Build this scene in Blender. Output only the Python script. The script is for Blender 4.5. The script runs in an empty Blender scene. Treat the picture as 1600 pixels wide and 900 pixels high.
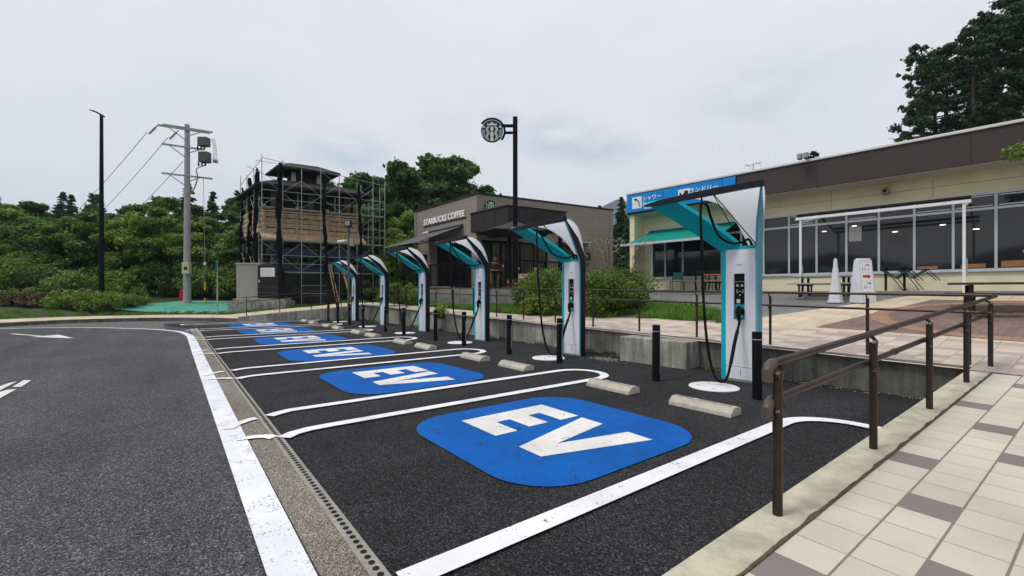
import bpy, bmesh, math, random
import numpy as np
from math import sin, cos, pi, radians as R
from mathutils import Vector, Matrix, noise

SC = bpy.context.scene
COL = SC.collection
random.seed(7)

# ------------------------------------------------------------------ camera, world, sun, exposure
# World frame: x runs along the row of charging bays (towards the ramp), y from the road towards the shops.
cam = bpy.data.objects.new('camera', bpy.data.cameras.new('camera'))
COL.objects.link(cam)
cam.data.sensor_width = 36.0
cam.data.lens = 15.75
cam.data.shift_y = 0.00375
cam.data.clip_start = 0.05
cam.data.clip_end = 12000
TH = math.atan2(.794, .608)
P0 = (3.55, 6.52)


def C(X, Z):
    """camera-frame metres (right, ahead) -> world x, y"""
    dx, dz = X - P0[0], Z - P0[1]
    return (.608 * dx - .794 * dz, .794 * dx + .608 * dz)


cx_, cy_ = C(0, 0)
cam.location = (cx_, cy_, 1.35)
cam.rotation_euler = (R(90), 0, TH)
SC.camera = cam

SUN_EL, SUN_AZ = 58, 200
world = bpy.data.worlds.new('World'); SC.world = world; world.use_nodes = True
nt = world.node_tree; nt.nodes.clear()
wn = nt.nodes.new; wl = nt.links.new
out = wn('ShaderNodeOutputWorld'); mixs = wn('ShaderNodeMixShader')
bg_sky = wn('ShaderNodeBackground'); bg_cl = wn('ShaderNodeBackground')
sky = wn('ShaderNodeTexSky'); sky.sky_type = 'NISHITA'; sky.sun_disc = False
sky.sun_elevation = R(SUN_EL); sky.sun_rotation = R(SUN_AZ)
sky.dust_density = 2.0
bg_sky.inputs['Strength'].default_value = 0.09
wl(sky.outputs[0], bg_sky.inputs['Color'])
tc = wn('ShaderNodeTexCoord'); mp = wn('ShaderNodeMapping'); mp.inputs['Scale'].default_value = (1, 1, 2.6)
wl(tc.outputs['Generated'], mp.inputs[0])
n1 = wn('ShaderNodeTexNoise'); n1.inputs['Scale'].default_value = 2.1; n1.inputs['Detail'].default_value = 7; n1.inputs['Roughness'].default_value = .55
wl(mp.outputs[0], n1.inputs['Vector'])
cr = wn('ShaderNodeValToRGB')
cr.color_ramp.elements[0].position = .24; cr.color_ramp.elements[0].color = (.50, .55, .61, 1)
cr.color_ramp.elements[1].position = .40; cr.color_ramp.elements[1].color = (.675, .675, .705, 1)
e = cr.color_ramp.elements.new(.70); e.color = (.74, .73, .75, 1)
wl(n1.outputs[0], cr.inputs[0])
# a few grey-blue wisps low in the overcast
n2 = wn('ShaderNodeTexNoise'); n2.inputs['Scale'].default_value = 11; n2.inputs['Detail'].default_value = 6; wl(mp.outputs[0], n2.inputs['Vector'])
last = cr.outputs[0]
for (du, dv, rx_, amt) in ((880, 220, .10, .85), (950, 236, .075, .85), (545, 243, .10, .7), (785, 182, .04, .6), (1250, 110, .2, .2), (250, 90, .25, .15)):
    d = Vector(((du - 800) / 700, 1, (456 - dv) / 700)).normalized(); wd_ = Vector((.608 * d.x - .794 * d.y, .794 * d.x + .608 * d.y, d.z))
    sb_ = wn('ShaderNodeVectorMath'); sb_.operation = 'SUBTRACT'; wl(tc.outputs['Generated'], sb_.inputs[0]); sb_.inputs[1].default_value = wd_
    ml = wn('ShaderNodeVectorMath'); ml.operation = 'MULTIPLY'; wl(sb_.outputs[0], ml.inputs[0]); ml.inputs[1].default_value = (1, 1, 2.4)
    le = wn('ShaderNodeVectorMath'); le.operation = 'LENGTH'; wl(ml.outputs[0], le.inputs[0])
    m1_ = wn('ShaderNodeMapRange'); m1_.interpolation_type = 'SMOOTHSTEP'; wl(le.outputs['Value'], m1_.inputs[0])
    m1_.inputs[1].default_value = 0; m1_.inputs[2].default_value = rx_ * 1.5; m1_.inputs[3].default_value = amt; m1_.inputs[4].default_value = 0
    m2_ = wn('ShaderNodeMapRange'); wl(n2.outputs[0], m2_.inputs[0]); m2_.inputs[1].default_value = .30; m2_.inputs[2].default_value = .55
    mm = wn('ShaderNodeMath'); mm.operation = 'MULTIPLY'; wl(m1_.outputs[0], mm.inputs[0]); wl(m2_.outputs[0], mm.inputs[1])
    mxw = wn('ShaderNodeMix'); mxw.data_type = 'RGBA'; wl(mm.outputs[0], mxw.inputs[0]); wl(last, mxw.inputs[6]); mxw.inputs[7].default_value = (.42, .50, .60, 1)
    last = mxw.outputs[2]
wl(last, bg_cl.inputs['Color'])
bg_cl.inputs['Strength'].default_value = 1.06
mixs.inputs[0].default_value = .93
wl(bg_sky.outputs[0], mixs.inputs[1]); wl(bg_cl.outputs[0], mixs.inputs[2]); wl(mixs.outputs[0], out.inputs[0])

sun = bpy.data.objects.new('sun', bpy.data.lights.new('sun', 'SUN')); COL.objects.link(sun)
sun.data.energy = 1.5; sun.data.angle = R(14); sun.data.color = (1, .97, .93)
sun.rotation_euler = (R(90 - SUN_EL), 0, R(180 - SUN_AZ))
SC.view_settings.view_transform = 'Standard'
SC.view_settings.look = 'None'
SC.view_settings.gamma = 1
SC.view_settings.exposure = 0.36
SC.render.engine = 'CYCLES'
SC.cycles.max_bounces = 6
SC.cycles.transparent_max_bounces = 8

# ------------------------------------------------------------------ materials
MATS = {}


def mat(name, col, rough=.7, metal=0, spec=.22, var=0, vs=3, bump=0, bs=40, emit=None, coat=0, col2=None, thr=None):
    """principled material; var = large soft colour variation, col2/thr = a second tone in noise patches, bump = fine relief"""
    if name in MATS: return MATS[name]
    m = bpy.data.materials.new(name); m.use_nodes = True
    t = m.node_tree; p = t.nodes['Principled BSDF']
    p.inputs['Base Color'].default_value = (*col, 1)
    p.inputs['Roughness'].default_value = rough; p.inputs['Metallic'].default_value = metal
    p.inputs['Specular IOR Level'].default_value = spec
    p.inputs['Coat Weight'].default_value = coat
    N = t.nodes.new; L = t.links.new
    co = N('ShaderNodeTexCoord')
    if var or col2:
        n = N('ShaderNodeTexNoise'); n.inputs['Scale'].default_value = vs; n.inputs['Detail'].default_value = 6
        n.inputs['Roughness'].default_value = .65
        L(co.outputs['Object'], n.inputs['Vector'])
        r = N('ShaderNodeValToRGB')
        a = tuple(c * (1 - var) for c in col); b = tuple(min(1, c * (1 + var)) for c in col)
        if col2: b = col2
        lo, hi = thr if thr else (.3, .7)
        r.color_ramp.elements[0].position = lo; r.color_ramp.elements[0].color = (*a, 1)
        r.color_ramp.elements[1].position = hi; r.color_ramp.elements[1].color = (*b, 1)
        L(n.outputs[0], r.inputs[0]); L(r.outputs[0], p.inputs['Base Color'])
    if bump:
        n2 = N('ShaderNodeTexNoise'); n2.inputs['Scale'].default_value = bs; n2.inputs['Detail'].default_value = 4
        L(co.outputs['Object'], n2.inputs['Vector'])
        bp = N('ShaderNodeBump'); bp.inputs['Strength'].default_value = bump; bp.inputs['Distance'].default_value = .02
        L(n2.outputs[0], bp.inputs['Height']); L(bp.outputs[0], p.inputs['Normal'])
    if emit:
        p.inputs['Emission Color'].default_value = (*emit[0], 1); p.inputs['Emission Strength'].default_value = emit[1]
    MATS[name] = m
    return m


def asphalt(name, dark, light, big=.18, vsc=120, track=None):
    m = bpy.data.materials.new(name); m.use_nodes = True
    t = m.node_tree; p = t.nodes['Principled BSDF']; N = t.nodes.new; L = t.links.new
    co = N('ShaderNodeTexCoord')
    v = N('ShaderNodeTexVoronoi'); v.inputs['Scale'].default_value = vsc; v.inputs['Randomness'].default_value = 1
    L(co.outputs['Object'], v.inputs['Vector'])
    sx = N('ShaderNodeSeparateColor'); L(v.outputs['Color'], sx.inputs[0])
    r = N('ShaderNodeValToRGB')
    E_ = r.color_ramp.elements
    E_[0].position = 0; E_[0].color = (*[c * .25 for c in dark], 1)
    E_[1].position = 1; E_[1].color = (*[c * 2.2 for c in light], 1)
    x = E_.new(.45); x.color = (*dark, 1)
    x = E_.new(.86); x.color = (*light, 1)
    L(sx.outputs[0], r.inputs[0])
    n = N('ShaderNodeTexNoise'); n.inputs['Scale'].default_value = .55; n.inputs['Detail'].default_value = 6; n.inputs['Roughness'].default_value = .7
    L(co.outputs['Object'], n.inputs['Vector'])
    mr = N('ShaderNodeMapRange'); mr.inputs[1].default_value = .3; mr.inputs[2].default_value = .7
    mr.inputs[3].default_value = 1 - big; mr.inputs[4].default_value = 1 + big
    L(n.outputs[0], mr.inputs[0])
    mx = N('ShaderNodeVectorMath'); mx.operation = 'SCALE'
    L(r.outputs[0], mx.inputs[0]); L(mr.outputs[0], mx.inputs['Scale'])
    res = mx.outputs[0]
    if track:                                            # tyre polish and grime drawn out along the way cars move
        mt = N('ShaderNodeMapping'); mt.inputs['Scale'].default_value = track; L(co.outputs['Object'], mt.inputs[0])
        nt_ = N('ShaderNodeTexNoise'); nt_.inputs['Scale'].default_value = 1; nt_.inputs['Detail'].default_value = 5; L(mt.outputs[0], nt_.inputs['Vector'])
        mt2 = N('ShaderNodeMapRange'); mt2.inputs[1].default_value = .34; mt2.inputs[2].default_value = .66; mt2.inputs[3].default_value = .80; mt2.inputs[4].default_value = 1.18
        L(nt_.outputs[0], mt2.inputs[0])
        no = N('ShaderNodeTexNoise'); no.inputs['Scale'].default_value = 2.3; no.inputs['Detail'].default_value = 3; L(co.outputs['Object'], no.inputs['Vector'])
        mo = N('ShaderNodeMapRange'); mo.inputs[1].default_value = .68; mo.inputs[2].default_value = .76; mo.inputs[3].default_value = 1; mo.inputs[4].default_value = .62
        L(no.outputs[0], mo.inputs[0])
        mu = N('ShaderNodeMath'); mu.operation = 'MULTIPLY'; L(mt2.outputs[0], mu.inputs[0]); L(mo.outputs[0], mu.inputs[1])
        m3 = N('ShaderNodeVectorMath'); m3.operation = 'SCALE'; L(res, m3.inputs[0]); L(mu.outputs[0], m3.inputs['Scale']); res = m3.outputs[0]
    L(res, p.inputs['Base Color'])
    p.inputs['Roughness'].default_value = .85; p.inputs['Specular IOR Level'].default_value = .18
    bp = N('ShaderNodeBump'); bp.inputs['Strength'].default_value = .7; bp.inputs['Distance'].default_value = .006
    ad = N('ShaderNodeMath'); ad.operation = 'ADD'
    L(sx.outputs[1], ad.inputs[0]); L(v.outputs['Distance'], ad.inputs[1])
    L(ad.outputs[0], bp.inputs['Height']); L(bp.outputs[0], p.inputs['Normal'])
    MATS[name] = m
    return m


def paint(name, col, wear=.5, under=(.05, .05, .052)):
    """road paint on coarse asphalt: pits where the stone shows, cracks and grime"""
    m = bpy.data.materials.new(name); m.use_nodes = True
    t = m.node_tree; p = t.nodes['Principled BSDF']; N = t.nodes.new; L = t.links.new
    co = N('ShaderNodeTexCoord')
    v = N('ShaderNodeTexVoronoi'); v.inputs['Scale'].default_value = 95
    L(co.outputs['Object'], v.inputs['Vector'])
    sp = N('ShaderNodeSeparateColor'); L(v.outputs['Color'], sp.inputs[0])
    n = N('ShaderNodeTexNoise'); n.inputs['Scale'].default_value = 5; n.inputs['Detail'].default_value = 9; n.inputs['Roughness'].default_value = .75
    L(co.outputs['Object'], n.inputs['Vector'])
    ad = N('ShaderNodeMath'); ad.operation = 'MULTIPLY_ADD'; ad.inputs[1].default_value = .35
    L(sp.outputs[0], ad.inputs[0]); L(n.outputs[0], ad.inputs[2])
    r = N('ShaderNodeValToRGB'); r.color_ramp.elements[0].position = .80 - wear * .12; r.color_ramp.elements[0].color = (0, 0, 0, 1)
    r.color_ramp.elements[1].position = .90 - wear * .12; r.color_ramp.elements[1].color = (1, 1, 1, 1)
    L(ad.outputs[0], r.inputs[0])
    n3 = N('ShaderNodeTexNoise'); n3.inputs['Scale'].default_value = 1.7; n3.inputs['Detail'].default_value = 8
    L(co.outputs['Object'], n3.inputs['Vector'])
    r3 = N('ShaderNodeValToRGB'); r3.color_ramp.elements[0].position = .3; r3.color_ramp.elements[0].color = (*[c * .8 for c in col], 1)
    r3.color_ramp.elements[1].position = .6; r3.color_ramp.elements[1].color = (*col, 1)
    L(n3.outputs[0], r3.inputs[0])
    mx = N('ShaderNodeMix'); mx.data_type = 'RGBA'
    L(r.outputs[0], mx.inputs[0]); L(r3.outputs[0], mx.inputs[6]); mx.inputs[7].default_value = (*under, 1)
    L(mx.outputs[2], p.inputs['Base Color'])
    p.inputs['Roughness'].default_value = .7; p.inputs['Specular IOR Level'].default_value = .15
    bp = N('ShaderNodeBump'); bp.inputs['Strength'].default_value = .5; bp.inputs['Distance'].default_value = .005
    L(sp.outputs[1], bp.inputs['Height']); L(bp.outputs[0], p.inputs['Normal'])
    MATS[name] = m
    return m


def tiles(name, cw, ch, base, dark, grout, mode, gw=.012, rot=0, loc=(0, 0, 0)):
    """square pavers in world xy. mode 'regular': one dark paver in nine; 'random': mixed cream / pink / mauve"""
    m = bpy.data.materials.new(name); m.use_nodes = True
    t = m.node_tree; p = t.nodes['Principled BSDF']; N = t.nodes.new; L = t.links.new
    co = N('ShaderNodeTexCoord'); mpg = N('ShaderNodeMapping'); mpg.inputs['Rotation'].default_value = (0, 0, rot); mpg.inputs['Location'].default_value = loc
    L(co.outputs['Object'], mpg.inputs[0])
    sp = N('ShaderNodeSeparateXYZ'); L(mpg.outputs[0], sp.inputs[0])

    def M(op, a, b=None, c=None):
        q = N('ShaderNodeMath'); q.operation = op
        for i, x in enumerate((a, b, c)):
            if x is None: continue
            if isinstance(x, (int, float)): q.inputs[i].default_value = x
            else: L(x, q.inputs[i])
        return q.outputs[0]
    u = M('DIVIDE', sp.outputs[0], cw); v = M('DIVIDE', sp.outputs[1], ch)
    iu = M('FLOOR', u); 
    if mode == 'brick': v = M('ADD', v, M('MULTIPLY', M('MODULO', M('ABSOLUTE', iu), 2), .5))
    iv = M('FLOOR', v)
    fu = M('SUBTRACT', u, iu); fv = M('SUBTRACT', v, iv)
    eu = M('MULTIPLY', M('MINIMUM', fu, M('SUBTRACT', 1, fu)), cw)
    ev = M('MULTIPLY', M('MINIMUM', fv, M('SUBTRACT', 1, fv)), ch)
    g = M('MINIMUM', M('SUBTRACT', eu, gw * .5 if mode != 'regular' else gw * .62), M('SUBTRACT', ev, gw * .30))
    isg = M('LESS_THAN', g, 0)
    cv = N('ShaderNodeCombineXYZ'); L(iu, cv.inputs[0]); L(iv, cv.inputs[1])
    wnz = N('ShaderNodeTexWhiteNoise'); L(cv.outputs[0], wnz.inputs['Vector'])
    if mode == 'regular':
        k = M('FLOORED_MODULO', M('ADD', iv, M('MULTIPLY', iu, 3)), 8)
        isd = M('LESS_THAN', M('ABSOLUTE', M('SUBTRACT', k, 4)), .5)
    else:
        isd = M('MULTIPLY', M('GREATER_THAN', wnz.outputs[0], .62), .75)
    # gentle tone change per paver and fine speckle
    ns = N('ShaderNodeTexNoise'); ns.inputs['Scale'].default_value = 160; ns.inputs['Detail'].default_value = 2
    L(co.outputs['Object'], ns.inputs['Vector'])
    nb = N('ShaderNodeTexNoise'); nb.inputs['Scale'].default_value = 1.3; nb.inputs['Detail'].default_value = 6
    L(co.outputs['Object'], nb.inputs['Vector'])
    tone = M('ADD', M('MULTIPLY', wnz.outputs[0], .12), M('ADD', M('MULTIPLY', ns.outputs[0], .22), M('ADD', M('MULTIPLY', nb.outputs[0], .60), .48)))
    m1 = N('ShaderNodeMix'); m1.data_type = 'RGBA'; L(isd, m1.inputs[0]); m1.inputs[6].default_value = (*base, 1); m1.inputs[7].default_value = (*dark, 1)
    sc = N('ShaderNodeVectorMath'); sc.operation = 'SCALE'; L(m1.outputs[2], sc.inputs[0]); L(tone, sc.inputs['Scale'])
    m2 = N('ShaderNodeMix'); m2.data_type = 'RGBA'; L(isg, m2.inputs[0]); L(sc.outputs[0], m2.inputs[6]); m2.inputs[7].default_value = (*grout, 1)
    L(m2.outputs[2], p.inputs['Base Color'])
    p.inputs['Roughness'].default_value = .72; p.inputs['Specular IOR Level'].default_value = .3
    hb = M('MINIMUM', M('MULTIPLY', M('ADD', g, .004), 200), 1)
    bp = N('ShaderNodeBump'); bp.inputs['Strength'].default_value = .6; bp.inputs['Distance'].default_value = .004
    L(hb, bp.inputs['Height']); L(bp.outputs[0], p.inputs['Normal'])
    MATS[name] = m
    return m


def siding(name, c1, c2, row, length, axis='z', mortar=.6, rough=.8):
    """thin horizontal courses (brick texture laid on world height)"""
    m = bpy.data.materials.new(name); m.use_nodes = True
    t = m.node_tree; p = t.nodes['Principled BSDF']; N = t.nodes.new; L = t.links.new
    co = N('ShaderNodeTexCoord'); sp = N('ShaderNodeSeparateXYZ'); L(co.outputs['Object'], sp.inputs[0])
    ad = N('ShaderNodeMath'); ad.operation = 'ADD'; L(sp.outputs[0], ad.inputs[0]); L(sp.outputs[1], ad.inputs[1])
    cb = N('ShaderNodeCombineXYZ'); L(ad.outputs[0], cb.inputs[0]); L(sp.outputs[2], cb.inputs[1])
    b = N('ShaderNodeTexBrick'); L(cb.outputs[0], b.inputs['Vector'])
    b.inputs['Scale'].default_value = 1; b.inputs['Brick Width'].default_value = length; b.inputs['Row Height'].default_value = row
    b.inputs['Mortar Size'].default_value = .006; b.inputs['Color1'].default_value = (*c1, 1); b.inputs['Color2'].default_value = (*c2, 1)
    b.inputs['Mortar'].default_value = (*[c * mortar for c in c1], 1)
    L(b.outputs[0], p.inputs['Base Color']); p.inputs['Roughness'].default_value = rough
    MATS[name] = m
    return m


def leafmat(name, a, b, trans=.32):
    m = bpy.data.materials.new(name); m.use_nodes = True
    t = m.node_tree; p = t.nodes['Principled BSDF']; N = t.nodes.new; L = t.links.new
    ge = N('ShaderNodeNewGeometry'); oi = N('ShaderNodeObjectInfo'); co = N('ShaderNodeTexCoord')
    n = N('ShaderNodeTexNoise'); n.inputs['Scale'].default_value = .9; n.inputs['Detail'].default_value = 3
    L(co.outputs['Object'], n.inputs['Vector'])
    s = N('ShaderNodeMath'); s.operation = 'MULTIPLY_ADD'; s.inputs[1].default_value = .5
    L(ge.outputs['Random Per Island'], s.inputs[0])
    s2 = N('ShaderNodeMath'); s2.operation = 'MULTIPLY_ADD'; s2.inputs[1].default_value = .35; s2.inputs[2].default_value = -.10
    L(oi.outputs['Random'], s2.inputs[0]); 
    s3 = N('ShaderNodeMath'); s3.operation = 'MULTIPLY_ADD'; s3.inputs[1].default_value = .5
    L(n.outputs[0], s3.inputs[0]); L(s2.outputs[0], s3.inputs[2]); L(s3.outputs[0], s.inputs[2])
    r = N('ShaderNodeValToRGB')
    r.color_ramp.elements[0].position = .15; r.color_ramp.elements[0].color = (*a, 1)
    r.color_ramp.elements[1].position = .95; r.color_ramp.elements[1].color = (*b, 1)
    L(s.outputs[0], r.inputs[0]); L(r.outputs[0], p.inputs['Base Color'])
    p.inputs['Roughness'].default_value = .55; p.inputs['Specular IOR Level'].default_value = .3
    if trans:
        tr = N('ShaderNodeBsdfTranslucent'); mx = N('ShaderNodeMixShader'); mx.inputs[0].default_value = trans
        L(r.outputs[0], tr.inputs[0]); L(p.outputs[0], mx.inputs[1]); L(tr.outputs[0], mx.inputs[2])
        L(mx.outputs[0], t.nodes['Material Output'].inputs[0])
    MATS[name] = m
    return m


def concrete(name, col, streak=.5):
    """board-marked cast concrete: vertical streaks, pits and algae stains"""
    m = bpy.data.materials.new(name); m.use_nodes = True
    t = m.node_tree; p = t.nodes['Principled BSDF']; N = t.nodes.new; L = t.links.new
    co = N('ShaderNodeTexCoord')
    mp_ = N('ShaderNodeMapping'); mp_.inputs['Scale'].default_value = (1, 1, .10); L(co.outputs['Object'], mp_.inputs[0])
    n = N('ShaderNodeTexNoise'); n.inputs['Scale'].default_value = 9; n.inputs['Detail'].default_value = 8; n.inputs['Roughness'].default_value = .7
    L(mp_.outputs[0], n.inputs['Vector'])
    n2 = N('ShaderNodeTexNoise'); n2.inputs['Scale'].default_value = 2.2; n2.inputs['Detail'].default_value = 9; n2.inputs['Roughness'].default_value = .7
    L(co.outputs['Object'], n2.inputs['Vector'])
    r = N('ShaderNodeValToRGB'); r.color_ramp.elements[0].position = .34; r.color_ramp.elements[1].position = .62
    r.color_ramp.elements[0].color = (*[c * (1 - streak) for c in col], 1); r.color_ramp.elements[1].color = (*col, 1)
    L(n.outputs[0], r.inputs[0])
    r2 = N('ShaderNodeValToRGB'); r2.color_ramp.elements[0].position = .35; r2.color_ramp.elements[1].position = .6
    r2.color_ramp.elements[0].color = (.55, .56, .50, 1); r2.color_ramp.elements[1].color = (1, 1, 1, 1)
    L(n2.outputs[0], r2.inputs[0])
    mx = N('ShaderNodeMix'); mx.data_type = 'RGBA'; mx.blend_type = 'MULTIPLY'; mx.inputs[0].default_value = 1
    L(r.outputs[0], mx.inputs[6]); L(r2.outputs[0], mx.inputs[7]); L(mx.outputs[2], p.inputs['Base Color'])
    p.inputs['Roughness'].default_value = .85
    bp = N('ShaderNodeBump'); bp.inputs['Strength'].default_value = .4; bp.inputs['Distance'].default_value = .01
    L(n2.outputs[0], bp.inputs['Height']); L(bp.outputs[0], p.inputs['Normal'])
    MATS[name] = m
    return m


A_ROAD = asphalt('road_asphalt', (.066, .066, .072), (.115, .115, .125), .24, track=(.10, 1.3, 1))
A_BAY = asphalt('bay_asphalt', (.020, .020, .0215), (.043, .043, .046), .30, track=(1.5, .22, 1))
A_OLD = asphalt('old_asphalt', (.12, .12, .12), (.2, .2, .195))
A_PLAZA = asphalt('plaza_asphalt', (.17, .175, .17), (.26, .265, .25), .25)
WHITE_L = paint('white_line_paint', (.84, .84, .86), -.5)
WHITE_E = paint('edge_line_paint', (.82, .83, .87), .0, (.35, .35, .36))
WHITE_W = paint('letter_paint', (.78, .77, .74), -.45)
BLUE_P = paint('blue_road_paint', (.0003, .108, .44), .05, (.01, .05, .16))
TILE_R = tiles('ramp_pavers', .225, .228, (.57, .52, .43), (.225, .19, .18), (.22, .20, .16), 'regular', .0085, R(2.12), (-2.262, .13, 0))
TILE_W = tiles('walk_pavers', .30, .30, (.60, .51, .42), (.37, .29, .27), (.33, .29, .24), 'random')
TILE_F = tiles('cream_pavers', .30, .30, (.66, .56, .40), (.52, .42, .31), (.38, .33, .25), 'random')
TILE_B = tiles('brown_pavers', .10, .20, (.24, .16, .14), (.17, .12, .11), (.13, .10, .09), 'brick', .006)
TILE_O = tiles('orange_pavers', .10, .20, (.36, .21, .14), (.30, .17, .11), (.2, .14, .1), 'brick', .006)
CONC = concrete('cast_concrete', (.44, .43, .38), .6)
CONC_D = concrete('dark_cast_concrete', (.17, .17, .15), .55)
CONC_L = mat('kerb_concrete', (.44, .41, .32), .85, var=.16, vs=5, bump=.4, bs=60, col2=(.54, .50, .38), thr=(.36, .6))
GUTTER = asphalt('gutter_concrete', (.21, .19, .155), (.31, .28, .23), .25, 190)
STOP = mat('wheel_stop_concrete', (.43, .41, .34), .85, var=.2, vs=8, bump=.4, bs=80)
BRONZE = mat('bronze_rail', (.050, .036, .030), .38, .5, var=.12, vs=14)
BRONZE_C = mat('rail_cap', (.10, .085, .07), .42, .3)
BLACK = mat('black_paint', (.006, .006, .008), .55, spec=.1, var=.2, vs=9)
BLACKM = mat('black_matt', (.012, .012, .013), .8, var=.3, vs=5)
NAVY = mat('charger_dark', (.014, .014, .021), .4, spec=.15)
PANEL = mat('charger_white', (.72, .73, .79), .38, coat=.1, var=.03, vs=3)
SHELL = mat('hood_white', (.82, .82, .86), .5)
_t = SHELL.node_tree; _tr = _t.nodes.new('ShaderNodeBsdfTranslucent'); _tr.inputs[0].default_value = (.93, .93, .95, 1); _mx = _t.nodes.new('ShaderNodeMixShader'); _mx.inputs[0].default_value = .72
_t.links.new(_t.nodes['Principled BSDF'].outputs[0], _mx.inputs[1]); _t.links.new(_tr.outputs[0], _mx.inputs[2]); _t.links.new(_mx.outputs[0], _t.nodes['Material Output'].inputs[0])
TEAL = mat('charger_teal', (.0, .42, .50), .4)
TEALD = mat('holster_teal', (.02, .33, .38), .35)
CYAN = mat('edge_cyan', (.10, .42, .58), .4)
RUBBER = mat('cable_rubber', (.005, .005, .006), .5, spec=.12)
WPAINT = mat('white_sheet', (.75, .75, .76), .5, var=.08, vs=12)
GREY = mat('grey_metal', (.30, .31, .32), .5, .3)
GALV = mat('galvanised_tube', (.30, .36, .31), .5, .25, var=.3, vs=3)
CREAMW = mat('cream_wall', (.76, .70, .49), .85, var=.1, vs=1.2, bump=.15, bs=30)
FASCIA = mat('brown_fascia', (.056, .044, .043), .6, var=.08, vs=2)
ALU = mat('aluminium_frame', (.55, .58, .62), .4, .3)
GLASS = mat('dark_glass', (.014, .015, .018), .05, spec=.6)
SIGNB = mat('sign_blue', (.0, .24, .66), .45)
AWN = mat('awning_green', (.0, .25, .20), .7, var=.1, vs=3)
BROWNB = siding('dark_brick_siding', (.235, .212, .182), (.28, .25, .215), .075, .9)
DARKP = mat('dark_panel', (.022, .019, .020), .6, var=.2, vs=2)
WOOD = mat('tan_planks', (.56, .39, .23), .8, var=.3, vs=4, bump=.2)
WOODO = mat('orange_wood', (.34, .15, .06), .6, var=.2, vs=6)
ROOFB = mat('dark_shingle', (.024, .019, .018), .8, var=.3, vs=6, bump=.5, bs=12)
BARK = mat('bark', (.045, .035, .028), .9, var=.3, vs=6, bump=.6, bs=14)
SOIL = mat('soil_and_litter', (.045, .065, .020), .95, var=.4, vs=1.5, bump=.5, bs=10)
TURQ = mat('green_ground_sheet', (.09, .33, .25), .8, var=.25, vs=1.2, bump=.3, bs=9)
RED = mat('red_paint', (.42, .02, .03), .5)
YEL = mat('yellow_paint', (.60, .40, .02), .5)
POLEC = mat('pole_concrete', (.34, .34, .34), .8, var=.12, vs=3)
GRASSM = leafmat('grass_blades', (.045, .13, .012), (.17, .33, .045), .3)
L_DARK = leafmat('dark_leaves', (.018, .055, .010), (.12, .24, .045))
L_MID = leafmat('mid_leaves', (.038, .095, .013), (.23, .37, .055))
L_LIGHT = leafmat('light_leaves', (.055, .13, .018), (.30, .43, .07))
L_CON = leafmat('conifer_needles', (.012, .040, .015), (.075, .155, .050), .15)
L_PINE = leafmat('tall_pine_needles', (.010, .027, .011), (.055, .11, .038), .15)
L_DRY = leafmat('dry_brush', (.05, .035, .018), (.17, .13, .06), .1)
L_HEDGE = leafmat('hedge_leaves', (.022, .065, .008), (.23, .33, .045), .3)


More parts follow.
